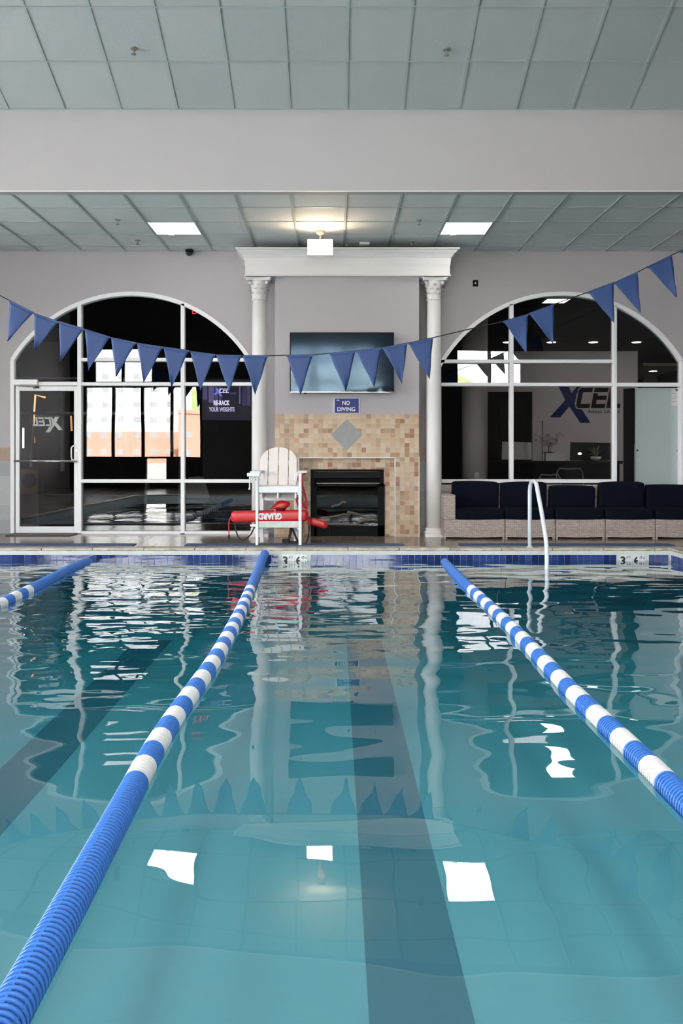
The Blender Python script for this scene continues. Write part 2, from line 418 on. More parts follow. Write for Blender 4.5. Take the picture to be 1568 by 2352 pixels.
def wall_left():
    ys = sorted({REAR_Y - 0.2, DW + 0.16} | {v for q in LEFT_WIN for v in q[:2]}); zs = sorted({-0.2, 7.2} | {v for q in LEFT_WIN for v in q[2:]})
    mb = MB()
    for i in range(len(ys) - 1):
        for j in range(len(zs) - 1):
            my, mz = (ys[i] + ys[i + 1]) / 2, (zs[j] + zs[j + 1]) / 2
            if any(q[0] < my < q[1] and q[2] < mz < q[3] for q in LEFT_WIN): continue
            mb.box(LX - 0.2, LX, ys[i], ys[i + 1], zs[j], zs[j + 1])
    mb.build('wall_left', M_wall, label='lilac grey left wall of the pool hall with tall windows', cat='wall', kind='structure', fix=False)
    for n, (y0, y1, z0, z1) in enumerate(LEFT_WIN):
        t = thing('window_%d' % (n + 8), 'tall daylight window in the left wall, %s from the back wall' % ('third', 'second', 'first')[n], 'window', (LX, (y0 + y1) / 2, z0), kind='structure')
        for i in range(4):
            y = y0 + (y1 - y0) * i / 3
            box('mullion', M_frame, LX - 0.15, LX - 0.05, max(y0, y - 0.035), min(y1, y + 0.035), z0, z1, t)
        for i in range(3): box('pane', M_clear, LX - 0.10, LX - 0.095, y0 + (y1 - y0) * i / 3 + 0.035, y0 + (y1 - y0) * (i + 1) / 3 - 0.035, z0, z1, t)
wall_left()
for nm, x0, x1 in (('wall_right', RX, RX + 0.2),):
    box(nm, mat('darkened_wall', (0.05, 0.047, 0.045), 0.9, spec=0.1), x0, x1, REAR_Y - 0.2, DW + 0.16, -0.2, 7.2, label='right wall of the pool hall, darkened to dim its reflection', cat='wall', kind='structure')  # wall colour darkened to keep its reflection in the window glass dim

# rear wall with daylight windows, behind the camera
def wall_rear():
    xs = sorted({LX - 0.2, RX + 0.2} | {v for q in REAR_WIN for v in q[:2]}); zs = sorted({-0.2, 7.2} | {v for q in REAR_WIN for v in q[2:]})
    mb = MB()
    for i in range(len(xs) - 1):
        for j in range(len(zs) - 1):
            mx, mz = (xs[i] + xs[i + 1]) / 2, (zs[j] + zs[j + 1]) / 2
            if any(q[0] < mx < q[1] and q[2] < mz < q[3] for q in REAR_WIN): continue
            mb.box(xs[i], xs[i + 1], REAR_Y - 0.2, REAR_Y, zs[j], zs[j + 1])
    mb.build('wall_rear', mat('rear_wall_darkened', (0.03, 0.03, 0.031), 0.9, spec=0.1), label='rear wall of the pool hall with daylight windows', cat='wall', kind='structure', fix=False)  # backlit shade put into the wall colour, keeps glass reflections dark
    for n, (x0, x1, z0, z1) in enumerate(REAR_WIN):
        t = thing('window_%d' % (n + 3), 'black framed daylight window in the rear wall, number %d from the left end' % (n + 1), 'window', ((x0 + x1) / 2, REAR_Y, z0), kind='structure')
        c = max(1, round((x1 - x0) / 0.98)); st = (x1 - x0) / c
        for i in range(c + 1):
            x = x0 + i * st
            box('mullion', M_black, max(x0, x - 0.045), min(x1, x + 0.045), REAR_Y - 0.15, REAR_Y - 0.03, z0, z1, t)
        for i in range(c):
            box('pane', M_clear, x0 + i * st + 0.045, x0 + (i + 1) * st - 0.045, REAR_Y - 0.10, REAR_Y - 0.095, z0, z1, t)
wall_rear()

# ------------------------------------------------------------------ ceilings
def ceiling_low():
    o = box('ceiling', mat('ceiling_void', (0.1, 0.1, 0.1), 0.9), LX - 0.1, RX + 0.1, DB + 0.13, DW + 0.1, CZ + 0.045, CZ + 0.2, label='low grey suspended ceiling over the far deck', cat='ceiling', kind='structure')
    rows = [DB, DB + G, DB + 2 * G, DB + 3 * G, DB + 4 * G, DW]
    cols = [GX + G * k for k in range(-9, 10)]
    skip = {(-4, 2), (2, 2)}
    side = MB()
    for k in range(-15, 11):
        for r in range(5):
            x0 = GX + G * k; y0, y1 = rows[r], rows[r + 1]
            if (k, r) in skip or x0 + G < LX or x0 > RX: continue
            dz = R.choice((0, 0, 0.001, 0.002)); a = 0.004
            if -9 <= k < 9:
                mb = MB().box(x0 + a, x0 + G - a, y0 + a, y1 - a if r < 4 else y1, CZ + 0.002 + dz, CZ + 0.02)
                mb.build('ceiling_tile', M_ctile_lightened[R.randrange(3)], o, fix=False)
            else: side.box(x0 + a, min(x0 + G - a, RX), y0 + a, y1 - a, CZ + 0.002, CZ + 0.02)
    s = side.build('side_tiles', M_ctile_lightened[0], o, fix=False); s['kind'] = 'stuff'
    for x in [GX + G * k for k in range(-13, 11)]:
        box('grid_bar', M_cgrid, x - 0.014, x + 0.014, DB, DW, CZ - 0.006, CZ + 0.004, o)
    for y in rows[1:5]:
        box('grid_bar', M_cgrid, LX, RX, y - 0.009, y + 0.009, CZ - 0.004, CZ + 0.005, o)
    box('wall_angle', M_cgrid, LX, RX, DW - 0.02, DW, CZ - 0.004, CZ + 0.02, o)
ceiling_low()
BZ = CAMZ + 3.727                # top of the bulkhead
box('wall_bulkhead', M_bulk, LX, RX, DB, DB + 0.12, CZ - 0.005, BZ + 0.05, label='pale bulkhead between the low and the sloping ceiling', cat='wall', kind='structure')
box('trim_bulkhead', M_white, LX, RX, DB - 0.008, DB, CZ - 0.008, CZ + 0.003, label='thin white edge bead along the bottom of the bulkhead', cat='trim', kind='structure')
def ceiling_slope():
    th = math.atan2(0.377, 0.926); RL = 0.64
    dy, dz = -math.cos(th) * RL, math.sin(th) * RL
    n = Vector((0, -math.sin(th), -math.cos(th)))         # downward normal of the slope
    def at(x, r, off=0.0):
        p = Vector((x, DB + dy * r, BZ + dz * r)); return p - n * off
    top = 6.6
    mb = MB()
    rt = 7.0
    e = at(0, rt)
    mb.quad(at(LX, -0.1, 0.05), at(RX, -0.1, 0.05), at(RX, rt, 0.05), at(LX, rt, 0.05))
    mb.quad((LX, e.y, e.z), (RX, e.y, e.z), (RX, REAR_Y, e.z), (LX, REAR_Y, e.z))
    o = mb.build('ceiling_slope', M_ctile_darkened[0], label='sloping grey tiled ceiling over the pool', cat='ceiling', kind='structure', fix=False)
    NR = 4
    for k in range(-9, 9):
        for r in range(NR):
            x0 = GX + G * k; a = 0.004
            d = R.choice((0, 0, 0.001, 0.002))
            ar = a / RL
            v = []
            for off in (0.002 + d, 0.02):
                v += [at(x0 + a, r + ar, off), at(x0 + G - a, r + ar, off), at(x0 + G - a, r + 1 - ar, off), at(x0 + a, r + 1 - ar, off)]
            MB().add(v, [(0, 1, 2, 3), (7, 6, 5, 4), (0, 4, 5, 1), (1, 5, 6, 2), (2, 6, 7, 3), (3, 7, 4, 0)]).build('ceiling_tile', M_ctile_darkened[R.randrange(3)], o)
    for k in range(-9, 10):
        x = GX + G * k
        MB().beam(at(x, 0, 0.0), at(x, NR, 0.0), 0.03, 0.012, n).build('grid_bar', M_cgrid, o)
    for r in range(0, NR + 1):
        MB().beam(at(-5.5, r, 0.0), at(5.7, r, 0.0), 0.012, 0.022, n).build('grid_bar', M_cgrid, o)
    return at, n
slope_at, slope_n = ceiling_slope()

# ------------------------------------------------------------------ pool basin, coping, deck
def deck():
    g = MB(); zb, zt = -0.10, -0.004
    g.box(LX, RX, DP + 0.21, DW + 0.16, zb, zt)
    g.box(PX1 + 0.21, RX, PY0, DP + 0.21, zb, zt); g.box(LX, PX0 - 0.21, PY0, DP + 0.21, zb, zt); g.box(LX, RX, REAR_Y, PY0 - 0.2, zb, zt)
    o = g.build('floor', M_deckgrout, label='wet brown tiled pool deck', cat='floor', kind='structure', fix=False)
    tw, tl = 0.455, 0.30
    y = DP + 0.21; r = 0; mm = M_decktile
    while y < DW - 0.01:
        y1 = min(y + tl, DW)
        x = -5.4 + (0.5 * tw if r % 2 else 0)
        while x < 5.4:
            d = R.uniform(-0.0012, 0.0)
            box('deck_tile', mm[R.randrange(3)], x + 0.002, x + tw - 0.002, y + 0.002, y1 - 0.002, -0.012, d, o)
            x += tw
        y = y1; r += 1
    s = MB()
    x = PX1 + 0.215
    while x < RX - 0.2:
        y = DP + 0.2
        while y > 5.0:
            s.box(x, x + tw - 0.004, y - tl + 0.004, y, -0.012, 0); y -= tl
        x += tw
    s.build('side_tiles', M_decktile[0], o, fix=False)['kind'] = 'stuff'
    s = MB()
    for i in range(12):
        for j in range(10):
            s.box(LX + 0.05 + i * 0.26, LX + 0.05 + i * 0.26 + 0.255, 1.0 + j * 0.9, 1.0 + j * 0.9 + 0.895, -0.012, 0)
    s.box(LX, RX, REAR_Y, PY0 - 0.205, -0.012, 0)
    s.build('rear_paving', M_decktile[1], o, fix=False)['kind'] = 'stuff'
deck()

def pool():
    FZ = WZ - 0.62
    b = MB(); t = 0.15
    b.box(PX0 - t, PX1 + t, PY0 - t, DP + 0.012 + t, FZ - 0.1, FZ)
    b.box(PX0 - t, PX1 + t, DP + 0.012, DP + 0.012 + t, FZ, -0.034)
    b.box(PX1 + 0.012, PX1 + t, PY0, DP + 0.012, FZ, -0.034)
    b.box(PX0 - t, PX0 - 0.012, PY0, DP + 0.012, FZ, -0.034)
    b.box(PX0 - t, PX1 + t, PY0 - t, PY0, FZ, -0.034)
    o = b.build('pool_basin', M_basin, label='pale plastered swimming pool basin with a blue tiled waterline', cat='swimming pool', kind='structure', fix=False)
    box('grout_band', M_poolgrout, PX0, PX1, DP + 0.006, DP + 0.0119, -0.082, -0.034, o)
    box('grout_band', M_poolgrout, PX0, PX1, DP + 0.009, DP + 0.0119, -0.25, -0.082, o)
    box('grout_band', M_poolgrout, PX1 + 0.006, PX1 + 0.0119, 6.5, DP + 0.006, -0.25, -0.034, o)
    sp = F / DP
    marks = [(647, 676, '3', 'FT'), (677, 705.5, '6', 'IN'), (1422, 1451.5, '3', 'FT'), (1452.5, 1481, '6', 'IN')]
    pitch = 0.0772
    x = (26 - 770) / sp - 3 * pitch
    while x < PX1 - 0.03:
        c = x + pitch / 2
        if not any((m[0] - 770) / sp - 0.02 < c < (m[1] - 770) / sp + 0.02 for m in marks):
            x1 = min(x + pitch - 0.0025, PX1)
            for zz in (-0.158, -0.2352):
                if zz < -0.2 and c > -4.3 and False: continue
                box('pool_tile', M_pooltile[R.randrange(4)], x + 0.0025, x1, DP + 0.0, DP + 0.0089, zz, zz + 0.0755, o) if zz > -0.2 else None
        x += pitch
    y = DP - 0.004
    while y > 8.4:
        box('pool_tile', M_pooltile[R.randrange(4)], PX1, PX1 + 0.0059, y - pitch + 0.0025, y - 0.0025, -0.158, -0.0825, o); y -= pitch
    for (a, b_, num, unit) in marks:
        x0, x1 = (a - 770) / sp, (b_ - 770) / sp
        t_ = box('marker_tile', M_marker, x0, x1, DP - 0.002, DP + 0.0088, -0.228, -0.079, o)
        w_ = x1 - x0
        text('numeral', num, w_ * 0.40, 0.100, M_ink, t_, (x0 + w_ * 0.27, DP - 0.003, -0.148), bold=0.035)
        text('lettering', unit, w_ * 0.36, 0.038, M_ink, t_, (x0 + w_ * 0.74, DP - 0.003, -0.112))
    t_ = box('marker_tile', M_marker, PX1 - 0.001, PX1 + 0.0058, 9.62, 9.78, -0.228, -0.079, o)
    for xl in (0.288, 0.288 - 2.12, 0.288 - 4.2):
        m = MB(); m.box(xl - 0.175, xl + 0.175, 0.7, DP - 1.5, FZ + 0.0004, FZ + 0.004)
        m.build('lane_line', M_lane, o)
    # coping stones
    def cope(name, x0, x1, y0, y1): pass
    t = thing('trim_coping', 'pale mossy stone coping along the pool edge', 'coping', (0, DP, 0), kind='structure')
    x = -5.61
    L = 1.19
    x = -5.61 + 0.3
    xs = [-5.61]
    while x < PX1: xs.append(x); x += L * 0.51
    xs.append(PX1 + 0.2)
    for a, c in zip(xs, xs[1:]):
        MB().box(a + 0.002, c - 0.002, DP, DP + 0.205, -0.034, R.uniform(-0.002, 0.001)).build('coping_stone', M_cope, t, bevel=0.01)
    y = DP - 0.002
    while y > PY0:
        y1 = max(PY0, y - 0.6)
        MB().box(PX1, PX1 + 0.205, y1 + 0.002, y - 0.002, -0.034, 0).build('coping_stone', M_cope, t, bevel=0.01) if y > 8.0 else None
        y = y1
    s = MB(); s.box(PX1, PX1 + 0.205, PY0, 7.9, -0.034, 0); s.box(PX0 - 0.205, PX0, PY0, DP, -0.034, 0); s.box(PX0 - 0.2, PX1 + 0.2, PY0 - 0.2, PY0, -0.034, 0)
    s.build('side_coping', M_cope, t, fix=False)['kind'] = 'stuff'
    wm = MB().quad((PX0 - 0.011, PY0, WZ), (PX1 + 0.011, PY0, WZ), (PX1 + 0.011, DP + 0.011, WZ), (PX0 - 0.011, DP + 0.011, WZ))
    wm.build('pool_water', water_mat(), fix=False, label='clear teal rippled water of the swimming pool', cat='water', kind='structure')
pool()

# ------------------------------------------------------------------ big arched windows
def bar(parent, name, px0, px1, py0, py1, y0=DW - 0.012, y1=DW + 0.09):
    return box(name, M_frame, wx(px0), wx(px1), y0, y1, wz(py1), wz(py0), parent, bevel=0.004, seg=1)
def arch_frame(parent, cx, x0, x1):
    mb = MB(); n = 48; y0, y1 = DW - 0.012, DW + 0.09
    ring = []
    a0 = math.acos(max(-1, min(1, (x0 - cx) / AR))); a1 = math.acos(max(-1, min(1, (x1 - cx) / AR)))
    for i in range(n + 1):
        a = a0 + (a1 - a0) * i / n
        ring.append((math.cos(a), math.sin(a)))
    for i in range(n):
        q = []
        for y in (y0, y1):
            for (c, s) in (ring[i], ring[i + 1]):
                for r in (AR, ARI): q.append((cx + c * r, y, ACZ + s * r))
        mb.add(q, [(0, 1, 3, 2), (4, 6, 7, 5), (0, 2, 6, 4), (1, 5, 7, 3)])
    return mb.build('arch_frame', M_frame, parent)
def pane(parent, cx, px0, px1, pyt, pyb, m=None):
    """glass between px0..px1, bottom pyb, top pyt or the arch"""
    x0, x1 = wx(px0), wx(px1); zb, zt = wz(pyb), wz(pyt); n = 16
    pts = [(x0, zb), (x1, zb)]
    top = [(x1 + (x0 - x1) * i / n) for i in range(n + 1)]
    pts += [(x, min(zt, arch(cx, x, ARI + 0.01))) for x in top]
    mb = MB(); y = DW + 0.05
    mb.add([(x, y, z) for (x, z) in pts], [tuple(range(len(pts)))])
    return mb.build('pane', m or M_glass, parent, fix=False)

cx, x0, x1 = WINS[0]
W1 = thing('window_1', 'arched white framed window wall to the left of the fireplace', 'window', (cx, DW, 0), kind='structure')
arch_frame(W1, cx, x0, x1)
bar(W1, 'jamb', 24, 33, 827, 1225); bar(W1, 'jamb', 583, 592, 850, 1225)
bar(W1, 'mullion', 178, 187, 701, 1225); bar(W1, 'mullion', 415, 424, 697, 1225)
bar(W1, 'transom', 187, 415, 822, 830); bar(W1, 'transom', 424, 583, 822, 830)
bar(W1, 'transom', 33, 178, 877, 886); bar(W1, 'transom', 187, 415, 878, 886); bar(W1, 'transom', 424, 583, 878, 886)
bar(W1, 'transom', 187, 415, 1101, 1109); bar(W1, 'transom', 424, 583, 1101, 1109)
bar(W1, 'sill', 187, 415, 1220, 1229); bar(W1, 'sill', 424, 583, 1220, 1229)
for (a, b) in ((187, 415), (424, 583)):
    pane(W1, cx, a, b, 600, 822); pane(W1, cx, a, b, 830, 878); pane(W1, cx, a, b, 886, 1101); pane(W1, cx, a, b, 1109, 1220)
pane(W1, cx, 33, 178, 600, 877)
# door in the left window
D1 = thing('door_1', 'white framed glass door at the left end of the window wall', 'door', (wx(106), DW, 0), kind='structure')
yd0, yd1 = DW - 0.005, DW + 0.045
for (a, b, c, d) in ((36, 44.5, 887, 1224), (170, 178.5, 887, 1224), (44.5, 170, 887, 898), (44.5, 170, 1209.5, 1224)):
    box('door_rail', M_frame, wx(a), wx(b), yd0, yd1, wz(d), wz(c), D1, bevel=0.004, seg=1)
mb = MB().quad((wx(44.5), DW + 0.02, wz(1209.5)), (wx(170), DW + 0.02, wz(1209.5)), (wx(170), DW + 0.02, wz(898)), (wx(44.5), DW + 0.02, wz(898)))
mb.build('pane', M_glass, D1, fix=False)
mb = MB().tube([(wx(38), DW - 0.06, wz(1058.5)), (wx(176), DW - 0.06, wz(1059.5))], 0.014, 10)
mb.box(wx(38) - 0.015, wx(38) + 0.02, DW - 0.07, yd0, wz(1060), wz(1057)); mb.box(wx(176) - 0.02, wx(176) + 0.015, DW - 0.07, yd0, wz(1061), wz(1058))
mb.build('push_bar', M_chrome, D1, smooth=True)
MB().tube([(wx(172), yd0, wz(1024)), (wx(169), DW - 0.04, wz(1024.5)), (wx(166.5), DW - 0.055, wz(1029)), (wx(166.5), DW - 0.055, wz(1050)), (wx(168), DW - 0.05, wz(1056)), (wx(172), yd0, wz(1057))], 0.011, 10).build('pull_handle', M_frame, D1, smooth=True)
lk = MB().lathe([(0.017, 0), (0.017, 0.012)], (0, 0, 0), 16).build('lock', M_chrome, D1)
lk.rotation_euler = (math.pi / 2, 0, 0); lk.location = Vector((wx(176), yd0 - 0.002, wz(1034.5))) - WLOC['door_1']
box('door_closer', M_frame, wx(34), wx(89), DW - 0.07, DW - 0.012, wz(884.5), wz(872.5), D1, bevel=0.005)
MB().beam((wx(50), DW - 0.05, wz(887)), (wx(53), DW - 0.10, wz(888.5)), 0.02, 0.012).beam((wx(53), DW - 0.10, wz(888.5)), (wx(83), DW - 0.06, wz(890)), 0.012, 0.012).beam((wx(80), DW - 0.06, wz(891)), (wx(90), DW - 0.012, wz(889)), 0.02, 0.03).build('closer_arm', mat('dark_bronze', (0.12, 0.09, 0.08), 0.4, 0.6), D1)

LOGO_X = [(335, 140), (505, 140), (565, 258), (665, 140), (760, 140), (690, 170), (650, 300), (620, 440), (640, 530), (690, 548), (745, 550), (905, 795), (722, 795), (525, 495), (360, 695), (175, 695), (455, 380)]
LOGO_C = [(950, 165), (930, 238), (790, 238), (768, 250), (728, 440), (735, 455), (900, 455), (880, 530), (690, 530), (655, 505), (650, 470), (660, 400), (690, 235), (705, 190), (745, 165)]
LOGO_E1 = [(985, 165), (1230, 165), (1212, 238), (970, 238)]
LOGO_E2 = [(960, 262), (1038, 262), (1030, 305), (1200, 305), (1186, 378), (1014, 378), (1000, 455), (1175, 455), (1157, 530), (915, 530)]
LOGO_L = [(1255, 165), (1335, 165), (1285, 455), (1445, 455), (1428, 530), (1190, 530)]
def logo(parent, x, y, z, wid, mx, mc, mirror=False, th=0.012, tagline=True):
    k = wid / 1270.0
    def tr(poly):
        o = [(((px - 810) * k) * (-1 if mirror else 1) + x, z - (py - 467) * k) for (px, py) in poly]
        return o
    MB().plate(tr(LOGO_X), y - th, y).build('logo_letter', mx, parent)
    for pl in ([LOGO_C], [LOGO_E1, LOGO_E2], [LOGO_L]):
        m = MB()
        for p in pl: m.plate(tr(p), y - th * 1.2, y)
        m.build('logo_letter', mc, parent)
    if tagline:
        text('lettering', 'Athletic Lifestyle', 580 * k, 72 * k, mc, parent, (x + (1135 - 810) * k * (-1 if mirror else 1), y - 0.003, z - (597 - 467) * k), bold=0.012, shear=0.25, mirror=mirror)
M_decal = mat('frosted_decal', (0.42, 0.43, 0.42), 0.7)
logo(D1, wx(108.5), DW + 0.019, wz(975), 70 / SW, M_decal, M_decal, mirror=True, th=0.001, tagline=False)

cx, x0, x1 = WINS[1]
W2 = thing('window_2', 'arched white framed window wall to the right of the fireplace', 'window', (cx, DW, 0), kind='structure')
arch_frame(W2, cx, x0, x1)
bar(W2, 'jamb', 998, 1007, 850, 1225); bar(W2, 'jamb', 1561, 1568, 829, 1225)
bar(W2, 'mullion', 1170, 1179, 698, 1225); bar(W2, 'mullion', 1407, 1416, 701, 1225)
for (a, b) in ((1007, 1170), (1179, 1407)):
    bar(W2, 'transom', a, b, 826, 834); bar(W2, 'transom', a, b, 879, 887); bar(W2, 'transom', a, b, 1101, 1109.5); bar(W2, 'sill', a, b, 1220, 1229)
    pane(W2, cx, a, b, 600, 826); pane(W2, cx, a, b, 834, 879); pane(W2, cx, a, b, 887, 1101); pane(W2, cx, a, b, 1109.5, 1220)
bar(W2, 'transom', 1416, 1561, 879, 888)
pane(W2, cx, 1416, 1561, 600, 879); pane(W2, cx, 1416, 1457, 888, 1225)

# ------------------------------------------------------------------ chimney breast, fireplace, television, sign
DC = 11.55; SC = F / DC
CX0, CX1 = X_(631, DC), X_(962, DC)
OX0, OX1, OZ = X_(686, DC), X_(907, DC), Z_(1051.5, DC)
def chimney():
    m = MB()
    ct = 3.60                     # the breast stops behind the cornice
    m.box(CX0, CX1, DC + 0.10, DW - 0.0005, 0, ct)
    m.box(CX0, OX0, DC, DC + 0.10, 0, ct); m.box(OX1, CX1, DC, DC + 0.10, 0, ct); m.box(OX0, OX1, DC, DC + 0.10, OZ, ct)
    o = m.build('wall_chimney', M_wall, label='lilac grey chimney breast with beige mosaic tiling around the fireplace', cat='wall', kind='structure', fix=False)
    TZ = Z_(951, DC); p = (CX1 - CX0) / 30.0
    dcx, dcz, dr = X_(796, DC), Z_(999, DC), 0.212
    tiles = []
    def pick(c, r):
        v = R.random()
        base = 0 if c > 3 or r > 4 else 3
        if v < 0.30: return 0 if base == 0 else 2
        if v < 0.52: return 1
        if v < 0.64: return 2
        if v < 0.78: return 4
        if v < 0.86: return 3
        if v < 0.92: return 6
        return 5 if v < 0.97 else 7
    g = 0.0034
    rows = int(math.ceil(TZ / p))
    for r in range(rows):
        z1 = TZ - r * p; z0 = max(0.0, z1 - p)
        if z1 < 0.01: continue
        for c in range(30):
            xa = CX0 + c * p; xb = xa + p
            if xb > OX0 + 0.02 and xa < OX1 - 0.02 and z0 < OZ - 0.02: continue
            xa2, xb2, z02 = xa, xb, z0
            if z0 < OZ < z1 and xb > OX0 and xa < OX1: z02 = OZ
            if xa < OX0 < xb and z0 < OZ: xb2 = OX0
            if xa < OX1 < xb and z0 < OZ: xa2 = OX1
            mx_, mz_ = (xa + xb) / 2, (z0 + z1) / 2
            if abs(mx_ - dcx) + abs(mz_ - dcz) < dr + p * 0.35: 
                if abs(mx_ - dcx) + abs(mz_ - dcz) < dr - p * 0.45: continue
                # edge tiles are cut along the diamond
                sx = 1 if mx_ > dcx else -1; sz = 1 if mz_ > dcz else -1
                poly = [(xa2 + g / 2, z02 + g / 2), (xb2 - g / 2, z02 + g / 2), (xb2 - g / 2, z1 - g / 2), (xa2 + g / 2, z1 - g / 2)]
                out = []
                f = lambda q: (q[0] - dcx) * sx + (q[1] - dcz) * sz - dr - 0.004
                for i in range(4):
                    q, s = poly[i], poly[(i + 1) % 4]; fq, fs_ = f(q), f(s)
                    if fq >= 0: out.append(q)
                    if (fq >= 0) != (fs_ >= 0):
                        t = fq / (fq - fs_); out.append((q[0] + (s[0] - q[0]) * t, q[1] + (s[1] - q[1]) * t))
                if len(out) >= 3: tiles.append((out, DC, pick(c, r)))
                continue
            tiles.append(([(xa2 + g / 2, z02 + g / 2), (xb2 - g / 2, z02 + g / 2), (xb2 - g / 2, z1 - g / 2), (xa2 + g / 2, z1 - g / 2)], DC, pick(c, r)))
    # recess behind the white edge
    rest = []
    r = 0
    while OZ - r * p > 0.02:
        z1 = OZ - r * p; z0 = max(0.0, z1 - p); c = 0
        while OX0 + c * p < OX1 - 0.005:
            xa = OX0 + c * p; xb = min(xa + p, OX1)
            if not (xa > FX0 + 0.02 and xb < FX1 - 0.02 and z1 < FZT - 0.02):
                rest.append(([(xa + g / 2, z0 + g / 2), (xb - g / 2, z0 + g / 2), (xb - g / 2, z1 - g / 2), (xa + g / 2, z1 - g / 2)], DC + 0.10, pick(c, r)))
            c += 1
        r += 1
    rest = tiles[300:] + rest
    for (poly, y, k) in tiles[:300]:
        MB().plate(poly, y - 0.007 - R.uniform(0, 0.0015), y - 0.0002).build('mosaic_tile', M_mosaic[k], o, fix=False)
    mb = MB()
    for (poly, y, k) in rest:
        mb.mi = k; mb.plate(poly, y - 0.007, y - 0.0002)
    mb.build('mosaic_tiles', M_mosaic, o, fix=False)['kind'] = 'stuff'
    box('grout_bed', M_grout, CX0, CX1, DC - 0.004, DC - 0.0001, OZ, TZ, o); box('grout_bed', M_grout, CX0, OX0, DC - 0.004, DC - 0.0001, 0, OZ, o); box('grout_bed', M_grout, OX1, CX1, DC - 0.004, DC - 0.0001, 0, OZ, o)
    box('grout_bed', M_grout, OX0, OX1, DC + 0.096, DC + 0.0999, 0, OZ, o)
    d = dr
    MB().plate([(dcx - d, dcz), (dcx, dcz - d), (dcx + d, dcz), (dcx, dcz + d)], DC - 0.010, DC - 0.0041).build('diamond_tile', M_slate, o)
    for (a, b, c, e) in ((OX0 - 0.006, OX0 + 0.006, 0, OZ + 0.006), (OX1 - 0.006, OX1 + 0.006, 0, OZ + 0.006), (OX0, OX1, OZ - 0.006, OZ + 0.006)):
        box('edge_strip', M_white, a, b, DC - 0.013, DC + 0.09, c, e, o)
    for x in (CX0, CX1): box('edge_strip', M_white, x - 0.005, x + 0.005, DC - 0.011, DC + 0.01, 0, OZ + 0.02 if x == CX1 else TZ - 0.45, o)
FY = DC + 0.07
FX0, FX1, FZT = X_(713, FY), X_(881, FY), Z_(1078, FY)
chimney()
def fireplace():
    M_black = mat('stove_black', (0.006, 0.0065, 0.007), 0.6, spec=0.08)
    t = thing('fireplace_insert', 'black metal gas fireplace insert with glass front', 'fireplace', ((FX0 + FX1) / 2, FY, 0))
    y0 = FY; yb = DC + 0.099
    m = MB(); fw = 0.05
    # the box is shallow but real: its own recess is let into the chimney front
    box('frame', M_black, FX0, FX0 + fw, y0, yb, 0, FZT, t); box('frame', M_black, FX1 - fw, FX1, y0, yb, 0, FZT, t); box('frame', M_black, FX0 + fw, FX1 - fw, y0, yb, FZT - 0.03, FZT, t)
    box('back_panel', M_blackm, FX0 + fw, FX1 - fw, yb - 0.004, yb, 0, FZT - 0.03, t)
    zz = lambda py: Z_(py, FY)
    MB().box(FX0 + 0.04, FX1 - 0.04, y0 - 0.008, y0 + 0.005, zz(1098), zz(1085)).build('louver', mat('dark_grey_metal', (0.011, 0.012, 0.014), 0.6, spec=0.1), t, bevel=0.003)
    box('lip', M_chrome if False else mat('dark_steel', (0.10, 0.10, 0.10), 0.3, 0.8), FX0 + 0.08, FX1 - 0.06, y0 - 0.004, y0 + 0.004, zz(1111), zz(1109), t)
    gx0, gx1, gz0, gz1 = FX0 + 0.05, FX1 + 0.012, zz(1232), zz(1111.5)
    for (a, b, c, d) in ((gx0, gx0 + 0.035, gz0, gz1), (gx1 - 0.095, gx1, gz0, gz1), (gx0, gx1, gz1 - 0.03, gz1), (gx0, gx1, gz0, zz(1207))):
        box('glass_surround', M_black, a, b, y0 - 0.014, y0 + 0.002, max(0.002, c), d, t)
    MB().quad((gx0 + 0.03, y0 - 0.004, zz(1208)), (gx1 - 0.09, y0 - 0.004, zz(1208)), (gx1 - 0.09, y0 - 0.004, gz1 - 0.025), (gx0 + 0.03, y0 - 0.004, gz1 - 0.025)).build('glass_front', glass_mat('smoked_glass', (0.5, 0.5, 0.5), 1.2, rough=0.03), t, fix=False)
    bark = mat('ceramic_log', (0.10, 0.085, 0.07), 0.8, noise=0.5, nscale=14, bump=0.6, bscale=25); ash = mat('pale_ash', (0.42, 0.41, 0.40), 0.8, noise=0.4, nscale=20)
    for (xa, za, xb, zb, r) in ((-0.18, 0.17, 0.45, 0.14, 0.018), (-0.20, 0.26, 0.20, 0.30, 0.016), (0.16, 0.33, 0.52, 0.24, 0.016), (-0.05, 0.40, 0.14, 0.47, 0.018), (0.28, 0.15, 0.50, 0.30, 0.014)):
        pts = [(xa + (xb - xa) * i / 4 + R.uniform(-.008, .008), yb - 0.024, za + (zb - za) * i / 4 + R.uniform(-.012, .012)) for i in range(5)]
        MB().tube(pts, [r * R.uniform(0.8, 1.1) for _ in pts], 8).build('log', bark, t, smooth=True)
    for i in range(9):
        x = FX0 + 0.12 + i * 0.085; zc = 0.165 + R.uniform(-0.02, 0.05)
        MB().tube([(x, yb - 0.02, zc), (x + 0.05, yb - 0.018, zc + R.uniform(-0.015, 0.02)), (x + 0.075, yb - 0.02, zc)], [0.006, 0.012, 0.005], 6).build('ember', ash, t, smooth=True)
    for x in (FX0 + 0.23, FX0 + 0.50, FX0 + 0.70):
        box('grate_bar', M_black, x - 0.005, x + 0.005, y0 + 0.004, y0 + 0.01, 0.15, 0.60, t)
fireplace()

